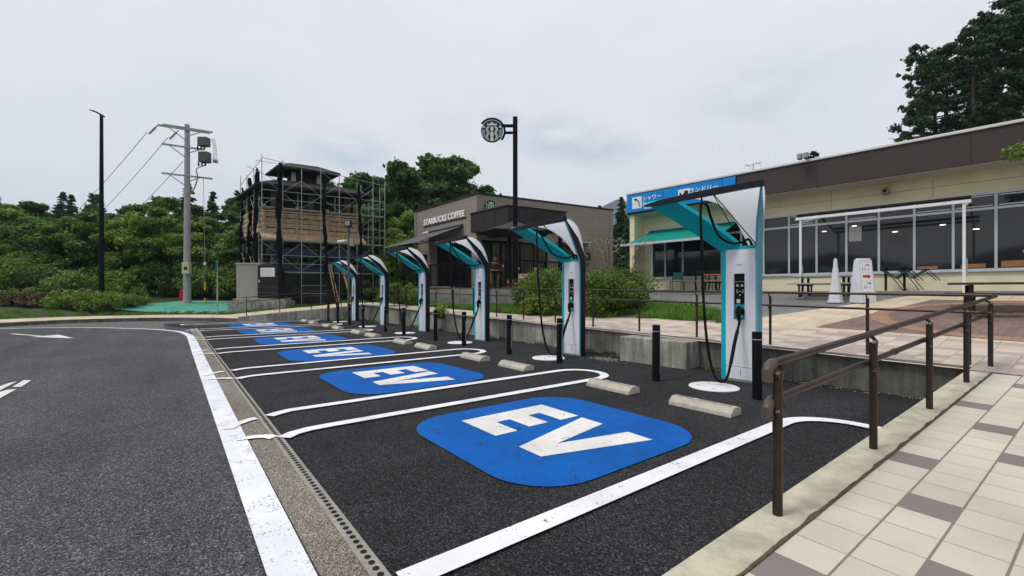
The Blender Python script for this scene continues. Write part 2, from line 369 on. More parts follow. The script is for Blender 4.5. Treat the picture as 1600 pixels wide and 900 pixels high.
# ------------------------------------------------------------------ mesh helpers
class MB:
    def __init__(s): s.v = []; s.f = []

    def add(s, vs, fs, M=None):
        o = len(s.v)
        s.v += [tuple(M @ Vector(p)) if M is not None else tuple(p) for p in vs]
        s.f += [tuple(i + o for i in f) for f in fs]
        return s

    def box(s, x0, x1, y0, y1, z0, z1, M=None):
        return s.add([(x0, y0, z0), (x1, y0, z0), (x1, y1, z0), (x0, y1, z0), (x0, y0, z1), (x1, y0, z1), (x1, y1, z1), (x0, y1, z1)],
                     [(3, 2, 1, 0), (4, 5, 6, 7), (0, 1, 5, 4), (1, 2, 6, 5), (2, 3, 7, 6), (3, 0, 4, 7)], M)

    def prism(s, poly, z0, z1, M=None):
        n = len(poly)
        area = sum(poly[i][0] * poly[(i + 1) % n][1] - poly[(i + 1) % n][0] * poly[i][1] for i in range(n))
        if area < 0: poly = poly[::-1]
        f0 = z0 if callable(z0) else (lambda x, y: z0); f1 = z1 if callable(z1) else (lambda x, y: z1)
        vs = [(x, y, f0(x, y)) for x, y in poly] + [(x, y, f1(x, y)) for x, y in poly]
        fs = [tuple(range(n - 1, -1, -1)), tuple(range(n, 2 * n))] + [(i, (i + 1) % n, n + (i + 1) % n, n + i) for i in range(n)]
        return s.add(vs, fs, M)

    def face(s, pts, M=None): return s.add(pts, [tuple(range(len(pts)))], M)

    def tube(s, pts, r, n=8, caps=True, M=None):
        pts = [Vector(p) for p in pts]; rs = r if isinstance(r, (list, tuple)) else [r] * len(pts)
        vs = []; prev = None
        for i, p in enumerate(pts):
            a = pts[max(i - 1, 0)]; b = pts[min(i + 1, len(pts) - 1)]
            d = (b - a).normalized()
            ref = prev if prev is not None else (Vector((0, 0, 1)) if abs(d.z) < .9 else Vector((1, 0, 0)))
            u = (ref - d * ref.dot(d))
            if u.length < 1e-5: u = Vector((1, 0, 0)) - d * d.x
            u.normalize(); w = d.cross(u); prev = u
            for k in range(n):
                t = 2 * pi * k / n
                vs.append(p + (u * cos(t) + w * sin(t)) * rs[i])
        fs = []
        for i in range(len(pts) - 1):
            for k in range(n):
                a = i * n + k; b = i * n + (k + 1) % n
                fs.append((a, b, b + n, a + n))
        if caps:
            fs.append(tuple(range(n - 1, -1, -1))); fs.append(tuple(range((len(pts) - 1) * n, len(pts) * n)))
        return s.add(vs, fs, M)

    def bar(s, a, b, w, h=None, M=None):
        """square bar from a to b"""
        h = h or w; a = Vector(a); b = Vector(b); d = (b - a).normalized()
        up = Vector((0, 0, 1)) if abs(d.z) < .95 else Vector((0, 1, 0))
        u = d.cross(up).normalized() * w / 2; v = u.normalized().cross(d) * h / 2
        vs = [a - u - v, a + u - v, a + u + v, a - u + v, b - u - v, b + u - v, b + u + v, b - u + v]
        return s.add(vs, [(3, 2, 1, 0), (4, 5, 6, 7), (0, 1, 5, 4), (1, 2, 6, 5), (2, 3, 7, 6), (3, 0, 4, 7)], M)

    def lathe(s, prof, n=16, M=None):
        vs = []; 
        for r, z in prof:
            for k in range(n): vs.append((r * cos(2 * pi * k / n), r * sin(2 * pi * k / n), z))
        fs = []
        for i in range(len(prof) - 1):
            for k in range(n):
                a = i * n + k; b = i * n + (k + 1) % n
                fs.append((a, b, b + n, a + n))
        fs.append(tuple(range(n - 1, -1, -1))); fs.append(tuple(range((len(prof) - 1) * n, len(prof) * n)))
        return s.add(vs, fs, M)

    def build(s, name, m, parent=None, smooth=True, bevel=0):
        me = bpy.data.meshes.new(name); me.from_pydata([tuple(v) for v in s.v], [], s.f); me.update()
        bm = bmesh.new(); bm.from_mesh(me)
        bmesh.ops.recalc_face_normals(bm, faces=bm.faces)
        bm.to_mesh(me); bm.free()
        me.materials.append(m)
        if smooth:
            me.polygons.foreach_set('use_smooth', [True] * len(me.polygons)); me.set_sharp_from_angle(angle=R(35))
        o = bpy.data.objects.new(name, me); COL.objects.link(o)
        if parent: o.parent = parent
        if bevel:
            b = o.modifiers.new('bevel', 'BEVEL'); b.width = bevel; b.segments = 2; b.limit_method = 'ANGLE'; b.angle_limit = R(40)
        return o


def tag(o, label, cat, group=None, kind=None):
    if label: o['label'] = label
    if cat: o['category'] = cat
    if group: o['group'] = group
    if kind: o['kind'] = kind
    return o


def thing(name, label, cat, loc=(0, 0, 0), rz=0, group=None):
    o = bpy.data.objects.new(name, None); o.empty_display_size = .1; COL.objects.link(o)
    o.location = loc; o.rotation_euler = (0, 0, rz)
    return tag(o, label, cat, group)


def copy_tree(o, parent=None):
    c = o.copy(); COL.objects.link(c); c.parent = parent
    for ch in [x for x in bpy.data.objects if x.parent == o]: copy_tree(ch, c)
    return c


def struct(o, label=None): o['kind'] = 'structure'; return o


def text_mb(txt, size, depth=.01, align='CENTER', bold=.0):
    cu = bpy.data.curves.new('t', 'FONT'); cu.body = txt; cu.size = size; cu.extrude = depth / 2; cu.align_x = align; cu.align_y = 'CENTER'
    cu.offset = bold; cu.resolution_u = 3
    o = bpy.data.objects.new('t', cu); COL.objects.link(o)
    dg = bpy.context.evaluated_depsgraph_get(); dg.update()
    me = bpy.data.meshes.new_from_object(o.evaluated_get(dg))
    mb = MB(); mb.v = [tuple(v.co) for v in me.vertices]; mb.f = [tuple(p.vertices) for p in me.polygons]
    bpy.data.objects.remove(o); bpy.data.curves.remove(cu); bpy.data.meshes.remove(me)
    return mb


def xf(mb, M):
    mb.v = [tuple(M @ Vector(v)) for v in mb.v]; return mb


def frame(o, ex, ey, ez):
    """matrix whose columns are the given axes and origin"""
    ex, ey, ez, o = map(Vector, (ex, ey, ez, o))
    return Matrix(((ex.x, ey.x, ez.x, o.x), (ex.y, ey.y, ez.y, o.y), (ex.z, ey.z, ez.z, o.z), (0, 0, 0, 1)))


def smooth_path(pts, n=8):
    """Catmull-Rom through the points"""
    P = [Vector(p) for p in pts]; P = [P[0] * 2 - P[1]] + P + [P[-1] * 2 - P[-2]]
    o = []
    for i in range(1, len(P) - 2):
        for k in range(n):
            t = k / n; a, b, c, d = P[i - 1], P[i], P[i + 1], P[i + 2]
            o.append(.5 * ((2 * b) + (c - a) * t + (2 * a - 5 * b + 4 * c - d) * t * t + (3 * b - a - 3 * c + d) * t ** 3))
    o.append(P[-2]); return o


def ribbon(path, w, z, name, m, zf=None, closed=False):
    """flat painted line of width w along a 2-D path"""
    P = [Vector((p[0], p[1])) for p in path]; n = len(P); mb = MB(); vs = []
    for i, p in enumerate(P):
        a = P[(i - 1) % n] if closed else P[max(i - 1, 0)]; b = P[(i + 1) % n] if closed else P[min(i + 1, n - 1)]
        d = (b - a).normalized(); nn = Vector((-d.y, d.x)) * w / 2
        for q in (p + nn, p - nn): vs.append((q.x, q.y, z + (zf(q.x, q.y) if zf else 0)))
    fs = [(2 * i, 2 * i + 1, 2 * i + 3, 2 * i + 2) for i in range(n - 1)]
    if closed: fs.append((2 * n - 2, 2 * n - 1, 1, 0))
    mb.add(vs, fs)
    return mb if name is None else mb.build(name, m)


# ------------------------------------------------------------------ ground heights
def hp(x, y):
    """plaza height behind the retaining wall (world x, y)"""
    s = -x
    a = .44 + .014 * (min(max(s, -3), 20) + 1.75)
    if y < 3: return a + (y - .9) * .03
    a2 = a + .063
    return a2 + (min(y, 10.3) - 3) / 7.3 * (1.38 - a2)


def hr(y): return max(0, .43 - .0535 * (.85 - y))


CURB = [C(-26, -24), C(-24, 0), C(-21.5, 10), C(-20.3, 14), C(-19.6, 17.2), C(-19.1, 19.1), C(-17.4, 20.3), C(-15.5, 20.7), (-20.3, -4.35)]
WALL_END = [(-20.3, -4.35), (-19.6, -1.6), (-19.0, .80)]
ASPH = [(1.75, -14), (1.9, .82)] + WALL_END[::-1] + CURB[::-1][1:] + [C(20, -24)]
AP = np.array(ASPH)


def poly_dist(px, py, P=AP):
    """signed distance to polygon, positive outside"""
    n = len(P); d2 = np.full(px.shape, 1e9); inside = np.zeros(px.shape, bool)
    for i in range(n):
        a = P[i]; b = P[(i + 1) % n]; e_ = b - a
        wx = px - a[0]; wy = py - a[1]
        t = np.clip((wx * e_[0] + wy * e_[1]) / (e_ @ e_), 0, 1)
        d2 = np.minimum(d2, (wx - t * e_[0]) ** 2 + (wy - t * e_[1]) ** 2)
        c = ((a[1] > py) != (b[1] > py)) & (px < (b[0] - a[0]) * (py - a[1]) / (b[1] - a[1] + 1e-12) + a[0])
        inside ^= c
    d = np.sqrt(d2); d[inside] *= -1
    return d


def terrain_h(px, py):
    px = np.asarray(px, float); py = np.asarray(py, float)
    d = poly_dist(px, py)
    hl = np.clip(.08 + .07 * (d - .6) + .05 * np.clip(d - 1.8, 0, 9), -.06, 1.2)
    hl = np.where(d < .25, -.06, hl)
    vhp = np.vectorize(hp)(px, py) - .05
    w = np.clip((-px - 21) / 9, 0, 1); w = w * w * (3 - 2 * w)
    h = np.where(py > .9, np.where(d < .25, -.06, vhp * (1 - w) + hl * w), hl)
    rr = np.clip((px - 1.9) / .5, 0, 1)                      # under the ramp
    h = np.where((px > 1.7) & (py <= .9), np.minimum(.0, -.06) + 0 * rr, h)
    return h


def th(x, y): return float(terrain_h(np.array([x]), np.array([y]))[0])


def build_terrain():
    def axis(lo, hi, fine_lo, fine_hi, step, coarse):
        a = list(np.arange(fine_lo, fine_hi + 1e-6, step))
        x = fine_lo; l = []; st = step
        while x > lo: st *= 1.35; x -= st; l.append(max(x, lo))
        x = fine_hi; h = []; st = step
        while x < hi: st *= 1.35; x += st; h.append(min(x, hi))
        return np.array(l[::-1] + a + h)
    xs = axis(-1880, 880, -62, 10, .5, 0); ys = axis(-680, 1680, -32, 30, .5, 0)
    X, Y = np.meshgrid(xs, ys); H = terrain_h(X.ravel(), Y.ravel())
    v = np.stack([X.ravel(), Y.ravel(), H], 1)
    nx, ny = len(xs), len(ys)
    i = np.arange(nx * ny).reshape(ny, nx)
    f = np.stack([i[:-1, :-1], i[:-1, 1:], i[1:, 1:], i[1:, :-1]], -1).reshape(-1, 4)
    me = bpy.data.meshes.new('ground'); me.from_pydata(v.tolist(), [], f.tolist()); me.materials.append(SOIL)
    me.polygons.foreach_set('use_smooth', [True] * len(me.polygons))
    o = bpy.data.objects.new('ground', me); COL.objects.link(o); struct(o)


build_terrain()

# ------------------------------------------------------------------ road, bays, gutter, markings
struct(MB().face([(x, y, 0) for x, y in ASPH]).build('road', A_ROAD, smooth=False))
bays = [(1.86, -5.95), (1.88, .80)] + WALL_END[::-1] + [(-21.5, -4.6), (-20.6, -7.0), (-18.5, -6.6), (-17.4, -6.28), (-16.5, -5.95)]
struct(MB().face([(x, y, .004) for x, y in bays]).build('parking_bays', A_BAY, smooth=False))
# older pale apron between the edge line and the kerb
farl = [C(-23.5, 5), C(-20.6, 12.5), (-21.11, -11.64), (-20.71, -10.36), (-19.7, -8.95), (-17.88, -7.5), (-16.6, -6.85)]
apron = farl + [(-20.6, -7.0), (-21.5, -4.6)] + [(x + .02, y) for x, y in CURB[::-1][1:-2]]
struct(MB().face([(x, y, .0045) for x, y in apron]).build('road_apron', A_OLD, smooth=False))
# gutter along the bays with a perforated drain rail
GX0 = -17.2
gut = MB().face([(GX0, -6.19, .008), (4.5, -6.22, .008), (4.5, -6.03, .008), (GX0, -5.98, .008)])
struct(gut.build('gutter', GUTTER, smooth=False))
dr = MB()
x = 4.5; holes = MB()
dr.box(GX0, 4.5, -6.03, -5.95, -.02, .016)
k = 0
while x > -12:
    c_ = []
    for a in range(8):
        c_.append((x + .019 * cos(2 * pi * a / 8), -5.99 + .017 * sin(2 * pi * a / 8), .0185))
    holes.face(c_); x -= .058; k += 1
drain = thing('drain_rail', 'pale slotted drain strip with a row of round holes along the gutter', 'drain')
dr.build('rail', mat('drain_metal', (.30, .29, .25), .6, .2, var=.2, vs=9), drain, bevel=.003)
holes.build('drain_holes', BLACKM, drain, smooth=False)['kind'] = 'stuff'


def arc(cx, cy, r, a0, a1, n=14): return [(cx + r * cos(R(a0 + (a1 - a0) * i / n)), cy + r * sin(R(a0 + (a1 - a0) * i / n))) for i in range(n + 1)]


def marking(name, path, w, z, m=WHITE_L, closed=False):
    o = ribbon(path, w, z, name, m, closed=closed); o['kind'] = 'structure'; return o


LZ = .0205
# thick edge line that swings off to the left round the last bay
edge = [(4.5, -6.335), (-8, -6.29), (-12.6, -6.27), (-14.0, -6.30), (-15.2, -6.42), (-16.03, -6.60), (-17.0, -6.98), (-17.88, -7.5), (-18.9, -8.25), (-19.7, -8.95), (-20.3, -9.7), (-20.71, -10.36), (-21.0, -11.0), (-21.2, -12.0)]
ep = smooth_path([(a, b, 0) for a, b in edge], 6)
wd = []
mbE = MB(); vs = []
for i, p in enumerate(ep):
    a = ep[max(i - 1, 0)]; b = ep[min(i + 1, len(ep) - 1)]; d = (b - a).normalized()
    w = .19 if p.x > -12 else .19 - .04 * min(1, (-12 - p.x) / 4)
    nn = Vector((-d.y, d.x, 0)) * w / 2
    for q in (p + nn, p - nn): vs.append((q.x, q.y, .0135))
mbE.add(vs, [(2 * i, 2 * i + 1, 2 * i + 3, 2 * i + 2) for i in range(len(ep) - 1)])
mbE.build('road_edge_line', WHITE_E)['kind'] = 'structure'
marking('road_edge_line', smooth_path([(-21.2, -12.0, 0)] + [(*C(-19.6, 13.0), 0), (*C(-20.5, 8), 0), (*C(-21.5, 0), 0)], 8), .15, .0135, WHITE_E)
# stadium shaped islands between the bays
for k in range(6):
    c = -2.08 - 3.5 * k
    r = .43
    p = [(c + r, -5.55), (c + r, -1.55)] + arc(c, -1.55, r, 0, 180)[1:] + [(c - r, -5.55), (c - r + .05, -5.92)]
    sub = [(c + r + .15, -5.95), (c + r + .06, -5.85), (c + r + .01, -5.7)]
    end = [(c - r, -5.7), (c - r + .05, -5.82), (c - r + .12, -5.93)]
    body = sub + [(c + r, -5.5), (c + r, -1.55)] + arc(c, -1.55, r, 0, 180)[1:] + [(c - r, -5.5)] + end
    marking('bay_line', body, .135, LZ)
    if k < 5:
        g1 = [(c + r + .10, -6.02), (c + r + .02, -6.06), (c + r - .03, -6.14), (c + r - .06, -6.30)]
        g2 = [(c - r + .14, -6.05), (c - r + .16, -6.12), (c - r + .26, -6.24), (c - r + .4, -6.33)]
        marking('bay_line', g1, .10, .0215)
        marking('bay_line', g2, .10, .0210)
# last line ends round at the road, first line hooks into the ramp kerb
marking('bay_line', [(1.07, -5.93), (1.07, -2.4)] + arc(1.57, -1.78, .5, 180, 82, 10) + [(1.92, -1.30)], .15, LZ)
c = -2.08 - 3.5 * 5
marking('bay_line', arc(c, -5.95, .43, 180, 360), .12, .0195)


# blue squares with the letters
def superround(cx, cy, hx, hy, r, n=10):
    o = []
    for qx, qy, a0 in ((1, 1, 0), (-1, 1, 90), (-1, -1, 180), (1, -1, 270)):
        for i in range(n + 1):
            a = R(a0 + 90 * i / n)
            o.append((cx + qx * (hx - r) + r * cos(a), cy + qy * (hy - r) + r * sin(a)))
    return o


E_ = [(.98, -4.37), (.98, -3.28), (.38, -3.28), (.38, -3.55), (.72, -3.58), (.72, -3.69), (.40, -3.72), (.40, -3.95), (.72, -3.97), (.72, -4.09), (.37, -4.13), (.37, -4.38)]
E_ = [(.98, -4.38), (.98, -3.28), (.38, -3.28), (.38, -3.54), (.72, -3.54), (.72, -3.70), (.40, -3.70), (.40, -3.95), (.72, -3.95), (.72, -4.12), (.37, -4.12), (.37, -4.38)]
V_ = [(.31, -3.30), (.02, -3.30), (-.13, -4.07), (-.30, -3.31), (-.58, -3.32), (-.28, -4.39), (.01, -4.39)]
for k in range(6):
    ox = -3.5 * k
    MB().face([(x + ox, y, .0125) for x, y in superround(-.24, -3.82, 1.07, 1.10, .52)]).build('bay_square', BLUE_P, smooth=False)['kind'] = 'structure'
    lt = MB()
    lt.face([(-s + ox, t, .0165) for s, t in E_]); lt.face([(-s + ox, t, .0165) for s, t in V_])
    lt.build('bay_lettering', WHITE_W, smooth=False)['kind'] = 'structure'


# far road arrow and the chevrons cut by the left edge
def G(u, v, h=0):
    Z = (1.35 - h) * 700 / (v - 456); return C((u - 800) * Z / 700, Z)


def marks(name, polys):
    mb = MB()
    for P in polys: mb.face([(*q, .010) for q in P])
    mb.build(name, WHITE_W, smooth=False)['kind'] = 'structure'


marks('direction_arrow', [[(-18.07, -10.85), (-18.07, -10.70), (-16.55, -9.84), (-16.50, -9.93)], [(-16.75, -9.52), (-14.95, -8.97), (-16.3, -10.05), (-16.45, -9.85)]])
marks('direction_arrow', [[G(49, 595), G(37, 595), G(19, 605.5), G(33, 605.5)], [G(26, 597), G(12, 600), G(-20, 612), G(-20, 624), G(0, 611)], [G(26, 609), G(12, 610), G(-20, 619), G(-30, 640)]])

# ------------------------------------------------------------------ ramp with kerb band and pavers, plaza paving
def ke(y): return 2.08 - .037 * (.85 - y)          # inner kerb edge


ys = np.linspace(-12, .85, 27)
kb = MB(); vs = []
for y in ys:
    e0 = ke(y); vs += [(e0, y, -.1), (e0, y, hr(y)), (e0 + .215, y, hr(y) + .001), (e0 + .215, y, -.1)]
kb.add(vs, [f for i in range(len(ys) - 1) for f in ((4 * i, 4 * i + 1, 4 * i + 5, 4 * i + 4), (4 * i + 1, 4 * i + 2, 4 * i + 6, 4 * i + 5), (4 * i + 2, 4 * i + 3, 4 * i + 7, 4 * i + 6))])
struct(kb.build('ramp_kerb', CONC_L, bevel=.006))
rp = MB(); vs = []
for y in ys: vs += [(ke(y) + .215, y, hr(y) - .004), (12, y, hr(y) - .004)]
rp.add(vs, [(2 * i, 2 * i + 1, 2 * i + 3, 2 * i + 2) for i in range(len(ys) - 1)])
struct(rp.build('ramp', TILE_R, smooth=False))


# moss and dirt in the joint between kerb band and pavers
rngm = np.random.default_rng(2); mm_ = MB(); vs = []; yy = np.linspace(-8, .85, 260)
for y in yy: w_ = .004 + .012 * max(0, noise.noise(Vector((y * 6, 0, 0))) + .3) + .004 * rngm.uniform(); vs += [(ke(y) + .213 - w_, y, hr(y) + .0028), (ke(y) + .219 + w_ * .3, y, hr(y) + .0028)]
mm_.add(vs, [(2 * i, 2 * i + 1, 2 * i + 3, 2 * i + 2) for i in range(len(yy) - 1)])
tag(mm_.build('moss', mat('joint_moss', (.075, .075, .045), .95, var=.4, vs=20)), 'dark moss and dirt in the joint between kerb and pavers', 'moss', kind='stuff')


def grid_surface(name, m, inside, x0, x1, y0, y1, step, dz, hf=hp):
    """clip a grid to a region by per-column y range: inside(x) -> (ylo, yhi)"""
    mb = MB(); xs = np.arange(x0, x1 + step / 2, step); rows = 14; vs = []
    for x in xs:
        lo, hi = inside(x)
        for j in range(rows + 1):
            y = lo + (hi - lo) * j / rows; vs.append((x, y, hf(x, y) + dz))
    n = rows + 1
    mb.add(vs, [(i * n + j, (i + 1) * n + j, (i + 1) * n + j + 1, i * n + j + 1) for i in range(len(xs) - 1) for j in range(rows)])
    return struct(mb.build(name, m))


grid_surface('plaza', A_PLAZA, lambda x: (3.0, 10.3), -14, 14, 0, 0, .5, -.006)
grid_surface('plaza', A_PLAZA, lambda x: (10.3, 22), -14, 14, 0, 0, .5, -.006)
grid_surface('pavement', TILE_W, lambda x: (.70, 3.5 if x > -4 else max(2.05, 3.5 + (x + 4) * .30)), -19, 14, 0, 0, .5, .003)
# cream band running back towards the shop, brown brick field inside it
grid_surface('cream_paving', TILE_F, lambda x: (3.48, 3.9 + (x + 2.2) * 2.4), -2.2, 0, 0, 0, .2, .006)
grid_surface('cream_paving', TILE_F, lambda x: (3.48, 9.18), 0, 12, 0, 0, .5, .0062)
grid_surface('brick_paving', TILE_B, lambda x: (3.72, 3.73 + (x + .5) * 4.5), -.5, .5, 0, 0, .1, .011)
grid_surface('brick_paving', TILE_B, lambda x: (3.72, 8.3), .5, 12, 0, 0, .5, .0112)
ring = ribbon([(2.2 + 2.1 * cos(t), 5.9 + 2.1 * sin(t)) for t in np.linspace(0, 2 * pi, 64, endpoint=False)], .3, .016, None, None, hp, True)
struct(ring.build('paving_ring', TILE_O))

# kerb and pavement on the far left
cp = CURB


def offset(P, d):
    o = []
    for i, p in enumerate(P):
        a = Vector(P[max(i - 1, 0)]); b = Vector(P[min(i + 1, len(P) - 1)]); t = (b - a).normalized()
        n = Vector((-t.y, t.x))
        o.append(tuple(Vector(p) + n * d))
    return o


cps = [tuple(p)[:2] for p in smooth_path([(a, b, 0) for a, b in CURB], 5)]
side = offset(cps, 1)
sg = 1 if poly_dist(np.array([side[20][0]]), np.array([side[20][1]]))[0] > 0 else -1


def strip(P, d0, d1, z0, z1, name, m, base=None):
    A = offset(P, d0 * sg); B = offset(P, d1 * sg); mb = MB(); vs = []
    zf0 = z0 if callable(z0) else (lambda i: z0); zf1 = z1 if callable(z1) else (lambda i: z1)
    for i, (a, b) in enumerate(zip(A, B)):
        vs += [(*a, zf0(i)), (*b, zf1(i))] + ([(*a, base), (*b, base)] if base is not None else [])
    if base is None: fs = [(2 * i, 2 * i + 1, 2 * i + 3, 2 * i + 2) for i in range(len(P) - 1)]
    else: fs = [g for i in range(len(P) - 1) for g in ((4 * i, 4 * i + 1, 4 * i + 5, 4 * i + 4), (4 * i, 4 * i + 4, 4 * i + 6, 4 * i + 2), (4 * i + 1, 4 * i + 3, 4 * i + 7, 4 * i + 5))]
    mb.add(vs, fs); return struct(mb.build(name, m))


strip(cps, 0, .16, .15, .155, 'kerb', CONC_D, -.1)
strip(cps, .16, 1.7, .157, .20, 'pavement', TILE_F)
strip(cps, 1.7, 1.82, .215, .215, 'kerb', CONC_L, 0)
# ramped pavement behind the end wall, climbing from the kerb to the plaza
WE = [(-20.3, -4.35), (-19.95, -3.0), (-19.6, -1.6), (-19.25, -.2), (-19.0, .80)]
wh = [.22, .36, .49, .61, hp(-19, .9)]
mbw = MB(); vs = []
for (x, y), h in zip(WE, wh): vs += [(x - .02, y, h), (x - 2.3, y - .3, h + .02)]
vs[0] = (-20.3, -4.35, .16); vs[1] = (-21.9, -5.4, .18)
mbw.add(vs, [(2 * i, 2 * i + 1, 2 * i + 3, 2 * i + 2) for i in range(4)])
mbw.add([(-19.02, .8, wh[-1]), (-21.3, .5, wh[-1] + .02), (-21.3, 3.2, wh[-1] + .05), (-19.0, 2.0, hp(-19, 2.0) + .002)], [(0, 1, 2, 3)])
struct(mbw.build('pavement', TILE_F, smooth=False))
for a in [(0, 1)]: pass

# ------------------------------------------------------------------ retaining walls
def wall_run(path, tops, thick, name, m, side_=1):
    mb = MB(); P = [Vector(p) for p in path]; vs = []
    for i, p in enumerate(P):
        a = P[max(i - 1, 0)]; b = P[min(i + 1, len(P) - 1)]; t = (b - a).normalized(); n = Vector((-t.y, t.x)) * thick * side_
        vs += [(p.x, p.y, -.15), (p.x, p.y, tops[i]), (p.x + n.x, p.y + n.y, tops[i]), (p.x + n.x, p.y + n.y, -.15)]
    fs = [g for i in range(len(P) - 1) for g in ((4 * i, 4 * i + 1, 4 * i + 5, 4 * i + 4), (4 * i + 1, 4 * i + 2, 4 * i + 6, 4 * i + 5), (4 * i + 2, 4 * i + 3, 4 * i + 7, 4 * i + 6))]
    fs += [(0, 1, 2, 3), tuple(4 * (len(P) - 1) + q for q in (3, 2, 1, 0))]
    mb.add(vs, fs); return mb.build(name, m, bevel=.012)


xs_ = list(np.linspace(2.1, -2.7, 5))
tag(wall_run([(x, .78) for x in xs_], [hp(x, .9) + .012 for x in xs_], .16, 'retaining_wall', CONC_D, -1),
    'dark weathered concrete retaining wall behind the nearest charger', 'wall')
xs_ = list(np.linspace(-2.72, -18.9, 12))
tag(wall_run([(x, .78) for x in xs_], [hp(x, .9) + .012 for x in xs_], .16, 'retaining_wall', CONC, -1),
    'long pale streaked concrete retaining wall running behind the row of chargers', 'wall')
tag(wall_run([(-18.96, .86)] + WE[::-1][1:], [h + .012 for h in wh[::-1]], .16, 'retaining_wall', CONC, -1),
    'low concrete wall that tapers down to the kerb at the far end of the bays', 'wall')
blk = MB().prism([(-1.31, .33), (-1.31, .775), (-2.70, .775), (-2.70, .27)], -.1, .475)
tag(blk.build('concrete_block', CONC, bevel=.015), 'square concrete block jutting out of the retaining wall beside the nearest charger', 'concrete block')


# ------------------------------------------------------------------ grass and plants (leaf faces)
def blades(name, n, region, h0, h1, m, seed=1, w=.012, hf=None):
    """tufts of tapered bent blades; region(rng, n) -> x, y arrays"""
    rng = np.random.default_rng(seed)
    x, y = region(rng, n); n = len(x)
    z = hf(x, y)
    a = rng.uniform(0, 2 * pi, n); h = rng.uniform(h0, h1, n); w_ = w * rng.uniform(.6, 1.6, n)
    lean = rng.uniform(.1, .7, n) * h; la = rng.uniform(0, 2 * pi, n)
    dx, dy = np.cos(a) * w_, np.sin(a) * w_
    lx, ly = np.cos(la) * lean, np.sin(la) * lean
    v = np.zeros((n, 5, 3))
    v[:, 0] = np.stack([x - dx, y - dy, z - .01], 1); v[:, 1] = np.stack([x + dx, y + dy, z - .01], 1)
    v[:, 2] = np.stack([x + dx * .7 + lx * .35, y + dy * .7 + ly * .35, z + h * .6], 1)
    v[:, 3] = np.stack([x - dx * .7 + lx * .35, y - dy * .7 + ly * .35, z + h * .6], 1)
    v[:, 4] = np.stack([x + lx, y + ly, z + h], 1)
    i = np.arange(n)[:, None] * 5
    quads = i + np.array([0, 1, 2, 3]); tris = i + np.array([3, 2, 4])
    me = bpy.data.meshes.new(name); me.from_pydata(v.reshape(-1, 3).tolist(), [], quads.tolist() + tris.tolist())
    me.materials.append(m)
    o = bpy.data.objects.new(name, me); COL.objects.link(o); return o


vhp = np.vectorize(hp)


def reg_strip(rng, n):
    x = rng.uniform(-19.5, -2.4, n)
    lo = np.where(x > -4, 3.45 + np.clip((-2.9 - x), 0, 9) * .0, np.maximum(2.1, 3.5 + (x + 4) * .30))
    hi = np.where(x > -5.0, 4.2 + (-2.4 - x) * 1.0, np.where(x > -9, 6.5, np.where(x > -12, 4.6, 3.0)))
    y = lo + (hi - lo) * rng.beta(1, 1.5, n)
    k = np.array([noise.noise(Vector((a * .9, b * .9, 0))) for a, b in zip(x, y)]) > -.28
    return x[k], y[k]


tag(blades('grass', 52000, reg_strip, .06, .20, GRASSM, 3, .010, vhp), 'bright green grass strip behind the pavement handrail', 'grass', kind='stuff')


def reg_left(rng, n):
    P = np.array(offset(cps, 1 * sg)); Q = np.array(cps)
    sl = np.linalg.norm(np.diff(Q, axis=0), axis=1); sl[:6] = 0; idx = rng.choice(len(sl), n, p=sl / sl.sum())
    k = 1.85 + 2.6 * rng.beta(1, 1.6, n) * np.where(idx > len(sl) - 14, .35, 1)
    f = rng.uniform(0, 1, n)[:, None]
    b = Q[idx] * (1 - f) + Q[np.minimum(idx + 1, len(cps) - 1)] * f
    nn = (P - Q)[idx]
    p = b + nn * k[:, None]
    return p[:, 0], p[:, 1]


tag(blades('grass', 34000, reg_left, .04, .13, GRASSM, 4, .014, terrain_h), 'rough green grass verge beyond the far left pavement', 'grass', kind='stuff')


def reg_far(rng, n):
    x = rng.uniform(-25.5, -21.0, n); y = rng.uniform(-3.6, 1.8, n)
    return x, y


GS = (lambda x, y: terrain_h(x, y) + .02)
tag(blades('grass', 9000, reg_far, .08, .25, GRASSM, 5, .014, GS), 'grass slope in front of the dark hoarding under the scaffold', 'grass', kind='stuff')


def leaf_cloud(centers, radii, n, size, rng, flat=1.0, shell=.45):
    """n leaf quads through ellipsoid clumps. returns (n,4,3)"""
    k = rng.choice(len(centers), n, p=(radii ** 2) / (radii ** 2).sum())
    d = rng.normal(size=(n, 3)); d /= np.linalg.norm(d, axis=1)[:, None]
    rr = rng.uniform(shell, 1, n) ** .6 * np.where(rng.uniform(0, 1, n) < .22, rng.uniform(1.0, 1.55, n), 1)
    p = centers[k] + d * (radii[k] * rr)[:, None] * np.array([1, 1, flat])
    nrm = d * .7 + rng.normal(size=(n, 3)) * .6 + np.array([0, 0, .4]); nrm /= np.linalg.norm(nrm, axis=1)[:, None]
    u = np.cross(nrm, rng.normal(size=(n, 3))); u /= np.linalg.norm(u, axis=1)[:, None]
    w = np.cross(nrm, u)
    s = size * rng.uniform(.6, 1.4, n)[:, None]
    return np.stack([p - u * s, p + w * s * .55 - nrm * s * .15, p + u * s, p - w * s * .55 - nrm * s * .15], 1)


def mesh_from_quads(name, q, m):
    n = len(q); me = bpy.data.meshes.new(name)
    me.vertices.add(n * 4); me.vertices.foreach_set('co', q.reshape(-1).astype(np.float32))
    me.loops.add(n * 4); me.loops.foreach_set('vertex_index', np.arange(n * 4, dtype=np.int32))
    me.polygons.add(n); me.polygons.foreach_set('loop_start', np.arange(n, dtype=np.int32) * 4)
    me.update(calc_edges=True); me.materials.append(m)
    return me


def obj(name, me, parent=None):
    o = bpy.data.objects.new(name, me); COL.objects.link(o)
    if parent: o.parent = parent
    return o


